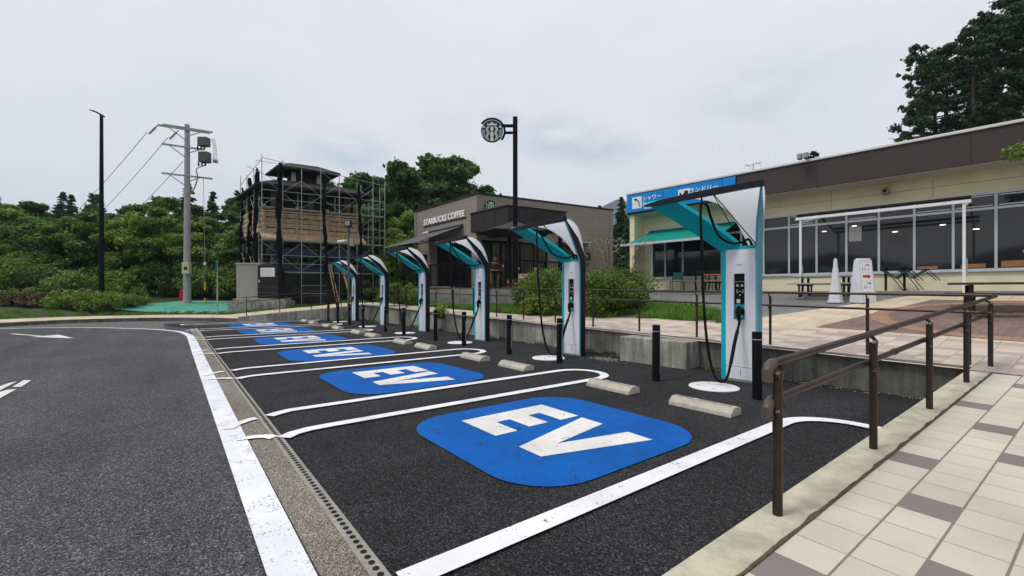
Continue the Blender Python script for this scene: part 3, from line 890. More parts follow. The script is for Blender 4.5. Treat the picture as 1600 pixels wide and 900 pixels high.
def broadleaf(seed, H, W, m, leaves=30000, size=.10, base=.06, lay=.6):
    """tree of uneven layered clumps; unit: metres. returns (trunk mesh, crown mesh)"""
    rng = np.random.default_rng(seed); cs = []; rs = []; limbs = []
    for i in range(85):
        t = rng.uniform(0, 1); z = H * (base + (1 - base) * t)
        prof = (sin(pi * min(1, .18 + .82 * t) ** .9)) ** .7 if t < .97 else .25
        a = rng.uniform(0, 2 * pi); rad = W * prof * rng.uniform(.25, .95)
        c = np.array([rad * cos(a), rad * sin(a), z * .95]); cs.append(c); rs.append(W * rng.uniform(.13, .27) * (1 - .3 * t))
        if i < 16: limbs.append(c)
    cs = np.array(cs); rs = np.array(rs)
    q = leaf_cloud(cs, rs, leaves, size, rng, lay)
    q[:, :, 2] = np.maximum(q[:, :, 2], .02)
    cm = mesh_from_quads('crown', q, m)
    mb = MB(); mb.tube([(0, 0, -.3), (.05, .02, H * .3), (-.05, .05, H * .6), (0, 0, H * .9)], [H * .022, H * .018, H * .012, .02], 7)
    for c in limbs:
        z0 = max(.3, c[2] - W * .45); mb.tube([(0, 0, z0), (c[0] * .5, c[1] * .5, (z0 + c[2]) / 2 + .1), tuple(c)], [H * .009, H * .006, .015], 5)
    o = mb.build('trunk', BARK); tm = o.data; bpy.data.objects.remove(o)
    return tm, cm


def conifer(seed, H, W, m, leaves=26000, size=.12, base=.08):
    """feathery cone: needles sprayed along drooping whorled branches"""
    rng = np.random.default_rng(seed); nb = 230
    bt = np.sort(rng.uniform(0, 1, nb)); ba = rng.uniform(0, 2 * pi, nb); bl = W * (1 - bt) ** .85 * rng.uniform(.55, 1.15, nb) + .10
    k = rng.choice(nb, leaves, p=(bl + .15) / (bl + .15).sum()); f = rng.uniform(0, 1, leaves) ** .65
    sp = .05 + .16 * bl[k] * (1.1 - f)
    a = ba[k]; r_ = bl[k] * f; z = H * (base + (1 - base) * bt[k]) + .10 * r_ - .16 * r_ * f
    p = np.stack([r_ * np.cos(a), r_ * np.sin(a), z], 1) + rng.normal(size=(leaves, 3)) * sp[:, None] * np.array([1, 1, .55])
    nrm = rng.normal(size=(leaves, 3)) * .7 + np.array([0, 0, .8]); nrm /= np.linalg.norm(nrm, axis=1)[:, None]
    d = np.stack([np.cos(a), np.sin(a), np.full(leaves, -.25)], 1) + rng.normal(size=(leaves, 3)) * .4
    u = d - nrm * (d * nrm).sum(1)[:, None]; u /= np.linalg.norm(u, axis=1)[:, None]; w = np.cross(nrm, u)
    s = size * rng.uniform(.6, 1.5, leaves)[:, None]
    cm = mesh_from_quads('crown', np.stack([p - u * s, p + w * s * .4, p + u * s, p - w * s * .4], 1), m)
    mb = MB(); mb.tube([(0, 0, -.3), (0, 0, H * .5), (0, 0, H * .98)], [H * .016, H * .011, .02], 7)
    for q in range(0, nb, 3): mb.tube([(0, 0, H * (base + (1 - base) * bt[q])), (bl[q] * cos(ba[q]), bl[q] * sin(ba[q]), H * (base + (1 - base) * bt[q]) - .06 * bl[q])], [.035, .012], 4)
    o = mb.build('trunk', BARK); tm = o.data; bpy.data.objects.remove(o)
    return tm, cm


def tall_pine(seed, H, W, m, leaves=15000, size=.095):
    """bare trunk with tufts held out on thin limbs, sky showing between"""
    rng = np.random.default_rng(seed); cs = []; rs = []; mb = MB()
    mb.tube([(0, 0, -.5), (.05, 0, H * .35), (-.05, .05, H * .7), (0, 0, H * .97)], [H * .014, H * .011, H * .008, .03], 7)
    for i in range(46):
        t = (i + rng.uniform(0, 1)) / 46; z = H * (.30 + .69 * t); a = i * 2.4 + rng.uniform(-.4, .4)
        L_ = W * (1.05 - t) ** .55 * rng.uniform(.55, 1.1)
        e_ = (L_ * cos(a), L_ * sin(a), z + L_ * .12)
        mb.tube([(0, 0, z - .2), (e_[0] * .5, e_[1] * .5, z - .05), e_], [.05, .035, .012], 4)
        for f in rng.uniform(.4, 1.08, 3):
            cs.append([e_[0] * f + rng.normal() * .22, e_[1] * f + rng.normal() * .22, z + L_ * .12 * f + rng.normal() * .15]); rs.append(rng.uniform(.12, .34) * W / 2.4)
    q = leaf_cloud(np.array(cs), np.array(rs), leaves, size, rng, .65, .1)
    cm = mesh_from_quads('crown', q, m)
    o = mb.build('trunk', BARK); tm = o.data; bpy.data.objects.remove(o)
    return tm, cm


PROTO = dict(
    bl_mid=[broadleaf(11, 6, 2.8, L_MID), broadleaf(12, 6, 3.0, L_MID), broadleaf(15, 6, 2.6, L_DARK)],
    bl_light=[broadleaf(13, 5, 2.7, L_LIGHT, 26000, .085), broadleaf(14, 5, 2.5, L_MID, 26000, .085)],
    bl_dark=[broadleaf(16, 8, 3.2, L_DARK, 26000, .15, .05), broadleaf(17, 8, 3.4, L_DARK, 26000, .15, .05), broadleaf(18, 8, 2.9, L_DARK, 24000, .14, .05)],
    con=[conifer(21, 10, 2.2, L_CON, 26000, .105), conifer(22, 10, 2.6, L_CON, 28000, .105), conifer(23, 10, 1.9, L_CON, 24000, .105)],
    pine=[tall_pine(31, 15, 2.6, L_PINE), tall_pine(32, 15, 3.0, L_PINE)],
)


def tree(kind, i, X, Z, H, label, name='tree', group=None, z=None, wide=1.0, cat='tree'):
    tm, cm = PROTO[kind][i % len(PROTO[kind])]
    x, y = C(X, Z); h0 = {'bl_mid': 6, 'bl_light': 5, 'bl_dark': 8, 'con': 10, 'pine': 15}[kind]
    sc = H / h0
    t = thing(name, label, cat, (x, y, th(x, y) if z is None else z), random.uniform(0, 6.28), group)
    t.scale = (sc * wide, sc * wide, sc)
    obj('trunk', tm, t); obj('crown', cm, t)
    return t


# ------------------------------------------------------------------ chargers
def make_charger():
    t = thing('charging_station', '', 'charging station')
    W = .46
    # dark column shell with a leaning rib, as one profile on the right-hand side
    MB().box(-W + .005, -.012, .035, .155, .0, 2.0).build('column', NAVY, t, bevel=.006)
    rb = MB()
    prof = [((-.008, .012, .0), (-.008, .165, .0)), ((-.008, .012, 1.80), (-.008, .165, 1.93)), ((.012, -.03, 2.02), (.018, .125, 2.10)), ((.18, -.38, 2.36), (.19, -.25, 2.43)), ((.42, -.82, 2.67), (.42, -.84, 2.745))]
    vs = []
    for a, b_ in prof:
        for p in (a, b_): vs += [(p[0] - .012, p[1], p[2]), (p[0] + .014, p[1], p[2])]
    fs = []
    for i in range(len(prof) - 1):
        o = 4 * i
        fs += [(o, o + 1, o + 5, o + 4), (o + 1, o + 3, o + 7, o + 5), (o + 3, o + 2, o + 6, o + 7), (o + 2, o, o + 4, o + 6)]
    fs += [(0, 2, 3, 1), (16, 17, 19, 18)]
    rb.add(vs, fs).build('side_rib', NAVY, t, bevel=.004)
    # cyan edge trim along the rib front
    es = MB(); q = [p[0] for p in prof]
    vs = []
    for p in q: vs += [(p[0] - .016, p[1] - .010, p[2]), (p[0] + .016, p[1] - .010, p[2]), (p[0] + .016, p[1] + .002, p[2]), (p[0] - .016, p[1] + .004, p[2])]
    es.add(vs, [f for i in range(4) for f in ((4 * i, 4 * i + 1, 4 * i + 5, 4 * i + 4), (4 * i + 1, 4 * i + 2, 4 * i + 6, 4 * i + 5), (4 * i + 3, 4 * i, 4 * i + 4, 4 * i + 7))])
    es.build('edge_trim', CYAN, t)
    # front face: a frame around the recessed control bay
    RX0, RX1, RZ0, RZ1 = -.34, -.175, .93, 1.62
    fp = MB()
    fp.box(-W, RX0, 0, .04, .22, 1.985); fp.box(RX1, -.02, 0, .04, .22, 1.985)
    fp.box(RX0, RX1, 0, .04, .22, RZ0); fp.box(RX0, RX1, 0, .04, RZ1, 1.985)
    fp.build('front_panel', PANEL, t)
    kp = MB().box(-W, -.02, .004, .04, .03, .214); kp.build('kick_panel', PANEL, t, bevel=.003)
    MB().box(-W - .02, .0, -.004, .16, -.02, .028).build('plinth', mat('plinth_grey', (.25, .24, .22), .8), t)
    MB().box(-.245, -.235, .0015, .004, .08, .19).build('kick_panel_lock', GREY, t)
    # recess
    cp_ = MB().box(RX0 - .004, RX1 + .004, .030, .034, 1.16, RZ1 + .003)
    cpn = cp_.build('control_panel', mat('panel_black', (.008, .008, .010), .25), t)
    for (x, z) in ((-.295, 1.44), (-.225, 1.44)):
        MB().lathe([(.0001, -.004), (.018, -.004), (.018, .004), (.0001, .004)], 12, Matrix.Translation((x, .026, z)) @ Matrix.Rotation(R(90), 4, 'X')).build('button', mat('button_grey', (.5, .5, .52), .4), cpn)
    MB().box(-.305, -.255, .0245, .030, 1.175, 1.235).build('card_reader', mat('label_white', (.62, .62, .62), .5), cpn)
    ic = MB()
    LWm = mat('label_white', (.62, .62, .62), .5)
    for x, o_ in ((-.305, 0), (-.215, -.012)): MB().box(x, x + .006, .0275, .030, 1.33, 1.375).box(x + o_, x + o_ + .018, .0272, .030, 1.327, 1.333).box(x + o_, x + o_ + .018, .0272, .030, 1.372, 1.378).build('bracket_symbol', LWm, cpn)
    ic.box(-.268, -.248, .0275, .030, 1.29, 1.305); ic.box(-.275, -.240, .0275, .030, 1.348, 1.354)
    ic.build('panel_print', mat('label_white', (.62, .62, .62), .5), cpn)
    MB().box(-.335, -.18, .0265, .030, 1.495, 1.503).build('screen_edge', GREY, cpn)
    hs = MB().box(RX0 - .004, RX1 + .004, .034, .037, RZ0 - .003, 1.16)
    hs.add([(RX0, .034, RZ0), (RX1, .034, RZ0), (RX1, .004, RZ0 + .004), (RX0, .004, RZ0 + .004)], [(0, 1, 2, 3)])
    hst = hs.build('plug_holster', TEALD, t)
    MB().add([(-.295, .030, .955), (-.215, .030, .965), (-.235, .032, .995), (-.275, .032, .985)], [(0, 1, 2, 3)]).build('holster_sticker', mat('sticker', (.5, .6, .5), .4), hst)
    # small grey caption near the top of the panel
    tx = MB()
    for i in range(9): tx.box(-.31 + .013 * i, -.302 + .013 * i, -.0012, 0, 1.752, 1.762)
    for i in range(5): tx.box(-.285 + .013 * i, -.277 + .013 * i, -.0012, 0, 1.735, 1.744)
    tx.build('caption', mat('caption_grey', (.2, .2, .22), .6), t)
    # teal strip on the left edge, then the arm out to the hood tip
    MB().box(-W - .075, -W - .002, .0, .16, .0, 1.99).build('side_strip', TEAL, t, bevel=.004)
    arm = MB(); n = 10; vs = []
    for i in range(n + 1):
        f = i / n
        a = Vector((-.535, -.005, 1.97)).lerp(Vector((-1.30, -.83, 2.715)), f); a.z += .02 * sin(pi * f)
        b_ = Vector((-.24, .0, 2.03)).lerp(Vector((-.84, -.85, 2.715)), f); b_.z += .03 * sin(pi * f)
        for p in (a, b_): vs += [tuple(p), (p.x, p.y + .03, p.z + .05)]
    fs = []
    for i in range(n):
        o = 4 * i; fs += [(o, o + 2, o + 6, o + 4), (o + 1, o + 5, o + 7, o + 3), (o, o + 4, o + 5, o + 1), (o + 2, o + 3, o + 7, o + 6)]
    fs += [(0, 1, 3, 2), (4 * n, 4 * n + 2, 4 * n + 3, 4 * n + 1)]
    arm.add(vs, fs).build('teal_arm', TEAL, t)
    MB().prism([(-W - .075, -.004), (-.02, -.004), (-.02, .157), (-W - .075, .157)], 1.987, 2.03).build('column_top', TEAL, t, bevel=.004)
    # white curved hood
    n, k = 14, 10; hd = MB(); vs = []
    Lx = [(-.82, 0), (-.50, .08), (-.33, .2), (-.245, .4), (-.205, .65), (-.18, 1.0)]

    def lx(v):
        for (a, va), (b_, vb) in zip(Lx, Lx[1:]):
            if v <= vb: return a + (b_ - a) * (v - va) / (vb - va)
        return Lx[-1][0]
    for lay_ in (0, 1):
        for i in range(n + 1):
            v = i / n
            for j in range(k + 1):
                u = j / k
                xr = .43 * (1 - v) ** 1.15 - .01
                x = lx(v) * (1 - u) + xr * u
                y = -.84 + .99 * (v ** .95); z = 2.72 - .70 * v
                bl = sin(pi * v ** .8) * (.09 + .10 * u)
                y += bl * .75; z += bl * .8
                vs.append((x, y + .012 * lay_, z + .022 * lay_))
    nk = k + 1; tot = (n + 1) * nk
    fs = []
    for i in range(n):
        for j in range(k):
            a = i * nk + j; fs += [(a, a + 1, a + nk + 1, a + nk), (tot + a, tot + a + nk, tot + a + nk + 1, tot + a + 1)]
        a = i * nk; fs += [(a, a + nk, tot + a + nk, tot + a)]
        a = i * nk + k; fs += [(a, tot + a, tot + a + nk, a + nk)]
    hd.add(vs, fs).build('hood', SHELL, t)
    # dark front bar, tapering to the tip
    fb = MB()
    pts = [(-1.33, -.835, 2.70, .012), (-1.05, -.85, 2.712, .035), (-.4, -.86, 2.722, .042), (.46, -.87, 2.725, .042)]
    vs = []
    for x, y, z, h in pts: vs += [(x, y - .03, z - h), (x, y + .05, z - h), (x, y + .05, z + h), (x, y - .03, z + h)]
    fs = [(0, 1, 2, 3), (15, 14, 13, 12)] + [(4 * i + a, 4 * i + (a + 1) % 4, 4 * i + 4 + (a + 1) % 4, 4 * i + 4 + a) for i in range(3) for a in range(4)]
    fb.add(vs, fs).build('front_bar', NAVY, t, bevel=.005)
    # cable hanger, cables, stays, plug
    hk = MB().tube([(-.37, -.85, 2.70), (-.37, -.85, 2.60)], .012, 8); hk.tube([(-.385, -.85, 2.58), (-.335, -.85, 2.60), (-.30, -.85, 2.56)], .022, 8)
    hk.build('cable_hanger', BLACK, t)
    c1 = smooth_path([(-.30, -.85, 2.56), (-.35, -.85, 2.59), (-.385, -.85, 2.54), (-.385, -.84, 2.2), (-.38, -.80, 1.4), (-.36, -.74, .7), (-.32, -.66, .25), (-.27, -.58, .075), (-.22, -.46, .09), (-.215, -.34, .30), (-.225, -.20, .60), (-.225, -.09, .82), (-.22, -.05, .95)], 7)
    MB().tube(c1, .019, 8).build('cable', RUBBER, t)
    MB().tube(c1[len(c1) - 22:len(c1) - 9], .026, 8).build('cable_sleeve', RUBBER, t)
    c2 = smooth_path([(-.335, -.85, 2.60), (-.29, -.84, 2.54), (-.30, -.72, 2.38), (-.30, -.52, 2.16), (-.24, -.30, 2.06), (-.16, -.14, 2.07), (-.11, -.02, 2.12), (-.08, .03, 2.03)], 7)
    MB().tube(c2, .018, 8).build('cable', RUBBER, t)
    MB().tube([(-.20, -.84, 2.69), (.0, -.005, 2.03)], .007, 6).tube([(-.21, -.84, 2.69), (-.17, -.15, 2.10)], .006, 6).build('stay_wires', BLACK, t)
    MB().tube([(-.1, .0, 2.04), (.02, -.01, 2.05)], .006, 6).build('stay_anchor', BLACK, t)
    pl = MB()
    pl.tube([(-.22, -.07, .92), (-.235, -.075, 1.0), (-.25, -.06, 1.07), (-.235, -.03, 1.12)], [.03, .032, .036, .03], 10)
    pl.tube([(-.245, -.05, 1.08), (-.22, .0, 1.06), (-.20, .03, 1.04)], [.045, .045, .04], 10)
    pl.tube([(-.235, -.03, 1.12), (-.21, -.07, 1.12), (-.195, -.09, 1.06), (-.20, -.08, 1.0)], .014, 8)
    pl.build('charging_plug', BLACK, t)
    return t


CH_LAB = ['nearest white and teal charging station in front of the dark retaining wall',
          'second white and teal charging station from the ramp, beside the jutting concrete block',
          'third white and teal charging station, in front of the shop terrace railing',
          'fourth white and teal charging station, left of the coffee shop terrace',
          'fifth charging station, second from the far end of the row',
          'farthest and smallest looking charging station, below the scaffold']
ch0 = make_charger()
for k in range(6):
    o = ch0 if k == 0 else copy_tree(ch0)
    o['label'] = CH_LAB[k]; o['group'] = 'charging stations along the bays'
    o.location = (-3.55 * k, .03, .005)

# nearest unit only: the sky's reflection on its dark side is painted pale blue
SIDEB = mat('side_sky_reflection', (.13, .36, .50), .3, .3)
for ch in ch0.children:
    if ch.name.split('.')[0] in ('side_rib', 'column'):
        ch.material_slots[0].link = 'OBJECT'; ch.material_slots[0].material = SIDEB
ORD = ['nearest', 'second', 'third', 'fourth', 'fifth', 'farthest']
# white cable plates
dp = thing('floor_plate', '', 'floor plate')
MB().lathe([(.0001, 0), (.33, 0), (.33, .01), (.322, .014), (.0001, .014)], 40).build('plate', WPAINT, dp)
hl = MB()
for a in (.6, 2.4, 3.6, 5.2): hl.box(.2 * cos(a) - .03, .2 * cos(a) + .03, .2 * sin(a) - .008, .2 * sin(a) + .008, .0142, .0155)
hl.build('lifting_slots', BLACKM, dp)
for k in range(6):
    o = dp if k == 0 else copy_tree(dp)
    o['label'] = '%s round white floor plate, under the cable loop of the %s charger' % (ORD[k], ORD[k]); o['group'] = 'round white plates in front of the chargers'
    o.location = (-.27 - 3.47 * k, -.68, .006)

# bollards
bo = thing('bollard', '', 'bollard')
MB().lathe([(.057, 0), (.057, .83), (.054, .845), (.0001, .845)], 24).build('post', BLACK, bo)
MB().lathe([(.0585, .745), (.0585, .755)], 24).build('reflective_band', mat('band_silver', (.45, .46, .48), .35, .3), bo)
MB().box(.0575, .0595, -.012, .012, .12, .62).build('reflector_strip', GREY, bo).rotation_euler = (0, 0, R(25))
bx = [.43, -1.04, -3.15, -4.72, -6.6, -8.1, -10.2, -11.7, -13.9, -15.5, -17.1, -18.6]
for k, x in enumerate(bx):
    o = bo if k == 0 else copy_tree(bo)
    c_ = ORD[k // 2]
    o['label'] = 'black bollard with a silver band, the %s of the two standing before the %s charger' % ('right-hand' if k % 2 == 0 else 'left-hand', c_)
    o['group'] = 'black bollards guarding the chargers'
    o.location = (x, -.93, .004); o.rotation_euler = (random.uniform(-.008, .008), random.uniform(-.008, .008), random.uniform(-.3, .3))
# wheel stops
ws = thing('wheel_stop', '', 'wheel stop')
pf = [(-.12, 0), (.12, 0), (.115, .075), (.05, .10), (-.045, .10), (-.11, .045)]
b_ = MB(); vs = [(-.375, y, z) for y, z in pf] + [(.375, y, z) for y, z in pf]
b_.add(vs, [tuple(range(6)), tuple(range(11, 5, -1))] + [(i, 6 + i, 6 + (i + 1) % 6, (i + 1) % 6) for i in range(6)])
b_.build('block', STOP, ws, smooth=False, bevel=.008)
g_ = MB().box(-.33, .33, -.028, -.018, .1001, .1025).box(-.33, .33, .022, .032, .1001, .1025); g_.build('grooves', mat('groove_dark', (.12, .11, .09), .9), ws)  # grooves drawn as thin dark strips laid on the flat top
MB().box(-.12, -.06, .0, .02, .101, .106).box(.16, .20, -.01, .01, .101, .106).build('reflectors', mat('label_white', (.62, .62, .62), .5), ws)
k = 0
for i in range(6):
    for sx in (.28, -1.05):
        o = ws if k == 0 else copy_tree(ws)
        o['label'] = 'pale concrete wheel stop, the %s of the pair in the %s bay' % ('right-hand' if sx > 0 else 'left-hand', ORD[i]); o['group'] = 'concrete wheel stops, two in each bay'
        o.location = (sx - 3.5 * i, -1.93, .005); o.rotation_euler = (0, 0, random.uniform(-.03, .03)); k += 1

# ------------------------------------------------------------------ handrails
def rail_run(t, pts, hts, r, name='handrail'):
    MB().tube([(x, y, z + h) for (x, y, z), h in zip(pts, hts)], r, 12).build(name, BRONZE, t)


rt = thing('ramp_handrail', 'bronze double handrail climbing the paved ramp in the right foreground', 'handrail')
pr = [(1.98, -4.2), (2.05, -2.80), (2.11, -1.40), (2.17, -.02), (2.23, 1.16)]
prz = [hr(y) if y < .85 else hp(2.2, y) for x, y in pr]
for (x, y), z in zip(pr, prz):
    MB().tube([(x, y, z), (x, y, z + .755)], .0245, 14).build('post', BRONZE, rt)
for off, hh, nm in ((.0, .80, 'top_rail'), (.0, .60, 'lower_rail')):
    rx = -.032                                     # rails stand off the posts on brackets, towards the bays
    A = Vector((pr[0][0] + rx, pr[0][1] - .04, prz[0] + hh)); B = Vector((pr[-1][0] + rx, 1.95, prz[-1] + hh + .05))
    path = [A + Vector((0, 0, -.07)), A + Vector((0, -.002, -.03)), A + Vector((0, .02, -.006)), A + Vector((0, .06, .003)), A.lerp(B, .5), B]
    MB().tube(path, .0225 if hh > .7 else .0205, 14).build(nm, BRONZE, rt)
    MB().tube([path[0] - Vector((0, 0, .02))] + path[:4], .0285, 14).build('end_cap', BRONZE_C, rt)
    m_ = A.lerp(B, .335); d_ = (B - A).normalized(); MB().tube([m_ - d_ * .012, m_ + d_ * .012], .0255, 14).build('rail_joint', BRONZE_C, rt)
    for (x, y), z in zip(pr, prz):
        f = (y + .09 - A.y) / (B.y - A.y); q = A.lerp(B, f)
        MB().tube([(x, y, q.z - .065), (x + .02, y, q.z - .065)], .030, 10).tube([(x, y, q.z - .055), (x, y + .085, q.z - .052)], .008, 8).tube([(x, y + .085, q.z - .06), (x - .02, y + .09, q.z - .03), (q.x, q.y, q.z - .012)], .013, 8).build('bracket', BRONZE, rt)

wt = thing('wall_handrail', 'long bronze double handrail along the top of the retaining wall', 'handrail')
nx_ = [2.05, 1.03] + [-.27 - 1.3 * i for i in range(15)]
for x in nx_:
    y = 1.12; z = hp(x, y)
    MB().tube([(x, y, z), (x, y, z + .80)], .021, 10).build('post', BRONZE, wt)
    for hh in (.865, .655):
        MB().tube([(x, y, z + hh - .065), (x, y - .045, z + hh - .055), (x, y - .055, z + hh - .01)], .010, 6).build('bracket', BRONZE, wt)
for hh in (.865, .655):
    P_ = [(x, 1.065, hp(x, 1.1) + hh) for x in np.linspace(2.25, -19.0, 12)]
    MB().tube(P_, .0175, 10).build('top_rail' if hh > .8 else 'lower_rail', BRONZE, wt)
et = thing('end_handrail', 'dark handrail sloping down beside the tapering wall at the far end', 'handrail')
ept = [(-20.33, -4.0, .27), (-20.05, -2.7, .40), (-19.75, -1.4, .52), (-19.4, -.1, .63), (-19.1, .95, .72)]
for x, y, z in ept: MB().tube([(x, y, z), (x, y, z + .8)], .020, 8).build('post', BRONZE, et)
for hh in (.83, .63):
    MB().tube([(ept[0][0] - .05, ept[0][1] - .28, ept[0][2] + hh - .03)] + [(x, y, z + hh) for x, y, z in ept], .0175, 8).build('top_rail' if hh > .8 else 'lower_rail', BRONZE, et)

#PART2
# ------------------------------------------------------------------ shop with the brown fascia
def basis(A, ang_dir):
    """root at camera-frame point A whose local x points along camera-frame direction ang_dir"""
    x0, y0 = C(*A); x1, y1 = C(A[0] + ang_dir[0], A[1] + ang_dir[1])
    return (x0, y0), math.atan2(y1 - y0, x1 - x0)


(FA, FR) = basis((5.27, 20.5), (.669, -.743))
shop = thing('shop_building', 'long cream shop building with a deep brown fascia and dark windows', 'building', (*FA, 0), FR)
SH = 1.36; LEN = 24
w = MB()
w.box(.06, LEN, 1.0, 1.25, SH - .6, 1.96)                        # dado under the windows
w.box(.06, LEN, 1.0, 1.25, 4.19, 4.84)                           # band over the windows
w.box(.06, .53, 1.0, 1.25, 1.96, 4.19)
w.box(.06, .30, 1.25, 12, SH - .6, 4.84); w.box(LEN - .3, LEN, 1.25, 12, SH - .6, 4.84); w.box(.3, LEN, 11.7, 12, SH - .6, 4.84)
w.build('wall', CREAMW, shop)
wg = MB()                                                         # panel joints of the wall, in a darker tone
for z in (1.75, 2.3, 2.85, 3.4, 3.95, 4.5): wg.box(.055, .53, .994, 1.0, z, z + .012)
for x in np.arange(2.4, LEN, 2.58): wg.box(x, x + .012, .994, 1.0, 4.22, 4.82)
wg.box(.53, LEN, .994, 1.0, 4.52, 4.53)
wg.build('wall_joints', mat('joint_dark', (.28, .26, .18), .9), shop)
pil = MB().box(.06, .30, .12, 1.0, SH - .6, 4.84); pil.build('corner_pier', CREAMW, shop)
pj = MB()
for z in (1.75, 2.3, 2.85, 3.4, 3.95, 4.5): pj.box(.054, .306, .114, .12, z, z + .012)
pj.build('wall_joints', MATS['joint_dark'], shop)
MB().box(0, LEN, 0, 12.2, 4.86, 5.76).build('fascia', FASCIA, shop, bevel=.01)
MB().box(.05, LEN - .05, .05, 12.1, 4.835, 4.86).build('soffit', mat('soffit_cream', (.55, .52, .42), .8), shop)
MB().box(-.04, LEN, -.05, 12.3, 5.76, 5.84).build('roof_edge', mat('roof_edge_metal', (.66, .66, .64), .4, .2), shop, bevel=.01)
fj = MB()
for x in np.arange(7.4, LEN, 3.6): fj.box(x, x + .014, -.004, 0, 4.87, 5.75)
fj.build('fascia_joints', DARKP, shop)
# windows: each light with frame and pane
mull = [.53, .70, 1.34, 2.17, 3.03, 3.84, 4.60, 5.42] + [6.28 + .862 * i for i in range(20)]
mull = [m_ for m_ in mull if m_ < LEN - .4]
for i, (a, b_) in enumerate(zip(mull, mull[1:])):
    fr = MB(); t_ = .028
    if b_ - a < .3:
        fr.box(a, b_, .96, 1.03, 1.96, 4.19); fr.build('window_frame', ALU, shop); continue
    fr.box(a + .002, a + t_ + .002, .955, 1.05, 1.96, 4.19); fr.box(b_ - t_, b_, .955, 1.05, 1.96, 4.19)
    fr.box(a + t_, b_ - t_, .96, 1.05, 1.96, 2.02); fr.box(a + t_, b_ - t_, .96, 1.05, 4.13, 4.19); fr.box(a + t_, b_ - t_, .96, 1.05, 3.69, 3.76)
    if i % 2 == 0 or a > 9: fr.box(a + .06, b_ - .06, .95, .96, 3.79, 3.82); fr.box(a + .06, b_ - .06, .95, .96, 4.07, 4.10)
    f = fr.build('window_frame', ALU, shop)
    MB().box(a + t_, b_ - t_, 1.0, 1.01, 2.02, 3.69).box(a + t_, b_ - t_, 1.0, 1.01, 3.76, 4.13).build('pane', GLASS, f)
MB().box(.5, LEN - .3, .93, .97, 1.93, 1.965).build('sill', ALU, shop)
# strips on the panes: chairs and counter inside, plus glowing bars as painted lamp reflections
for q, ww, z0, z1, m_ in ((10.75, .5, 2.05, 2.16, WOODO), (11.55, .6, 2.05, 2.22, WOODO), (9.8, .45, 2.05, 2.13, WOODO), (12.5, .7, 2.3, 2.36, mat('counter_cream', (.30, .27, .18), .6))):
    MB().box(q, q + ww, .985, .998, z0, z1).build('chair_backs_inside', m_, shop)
glint_m = mat('lamp_reflection', (.9, .8, .6), .5, emit=((1, .85, .6), 1.5))
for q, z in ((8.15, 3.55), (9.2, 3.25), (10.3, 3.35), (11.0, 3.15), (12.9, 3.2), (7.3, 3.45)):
    MB().box(q, q + .13, .990, .998, z, z + .028).build('lamp_reflection', glint_m, shop)
# blue wayfinding panels on the fascia
sg_ = thing('wayfinding_sign', 'long blue shower and laundry sign on the end of the brown fascia', 'sign', (*FA, 0), FR)
FM = lambda x, y, z: frame((x, y, z), (1, 0, 0), (0, 0, 1), (0, -1, 0))
for a, b_ in ((.02, 1.79), (1.81, 4.28), (4.30, 4.78)):
    MB().box(a, b_, -.05, -.006, 4.94, 5.72).build('sign_panel', SIGNB, sg_, bevel=.004)
MB().box(0, 4.80, -.03, -.004, 4.90, 5.76).build('sign_backing', DARKP, sg_)
WT = mat('sign_white', (.78, .80, .82), .5)
MB().box(.30, .78, -.056, -.05, 5.08, 5.60).build('pictogram_board', WT, sg_)
MB().box(2.50, 2.99, -.056, -.05, 5.10, 5.58).build('pictogram_board', WT, sg_)
pic = MB().tube([(.46, -.06, 5.50), (.56, -.06, 5.47), (.64, -.06, 5.36), (.67, -.06, 5.16)], .022, 6); pic.tube([(.44, -.06, 5.52), (.50, -.06, 5.47)], .04, 6)
pic.build('shower_pictogram', BLACKM, sg_)
pic = MB().box(2.76, 2.93, -.0605, -.056, 5.30, 5.50).box(2.56, 2.62, -.0605, -.056, 5.22, 5.45).tube([(2.60, -.06, 5.40), (2.68, -.06, 5.33), (2.78, -.06, 5.42)], .018, 6).box(2.60, 2.74, -.0605, -.056, 5.18, 5.24)
pic.build('laundry_pictogram', BLACKM, sg_)
for tx_, x, z, s_ in (('シャワー', 1.28, 5.46, .23), ('Shower', 1.17, 5.22, .22), ('淋浴室', 1.10, 5.05, .13), ('ランドリー', 3.56, 5.44, .24), ('Laundry', 3.42, 5.20, .20)):
    xf(text_mb(tx_, s_, .006, bold=.004 if s_ > .2 else .002), FM(x, -.055, z)).build('lettering', WT, sg_, smooth=False)


def aw(x0, x1, zt, zb, out_, name, label, m_, x0b=None, x1b=None):
    t = thing(name, label, 'awning', (*FA, 0), FR)
    x0b = x0 if x0b is None else x0b; x1b = x1 if x1b is None else x1b
    mb = MB(); n = 6; vs = []
    for i in range(n + 1):
        f = i / n; y = .95 - f * out_; z = zt + (zb - zt) * f - .06 * sin(pi * f)
        for xx in (x0 + (x0b - x0) * f, x1 + (x1b - x1) * f): vs += [(xx, y, z), (xx, y, z + .012)]
    fs = []
    for i in range(n): o = 4 * i; fs += [(o, o + 2, o + 6, o + 4), (o + 1, o + 5, o + 7, o + 3), (o, o + 4, o + 5, o + 1), (o + 2, o + 3, o + 7, o + 6)]
    mb.add(vs, fs).build('canvas', m_, t)
    MB().bar((x0b - .08, .95 - out_ - .02, zb - .02), (x1b + .05, .95 - out_ - .02, zb - .02), .07, .09).build('front_rail', ALU, t)
    MB().tube([(x0, .9, zt + .06), (x1, .9, zt + .06)], .055, 10).build('roller', ALU, t)
    for xx in (x0 + .35, x1 - .35):
        MB().bar((xx, .92, zt - .25), (xx - .25, .95 - out_ * .5, (zt + zb) / 2 - .22), .04).bar((xx - .25, .95 - out_ * .5, (zt + zb) / 2 - .22), (xx, .95 - out_, zb - .05), .04).build('folding_arm', ALU, t)
    return t


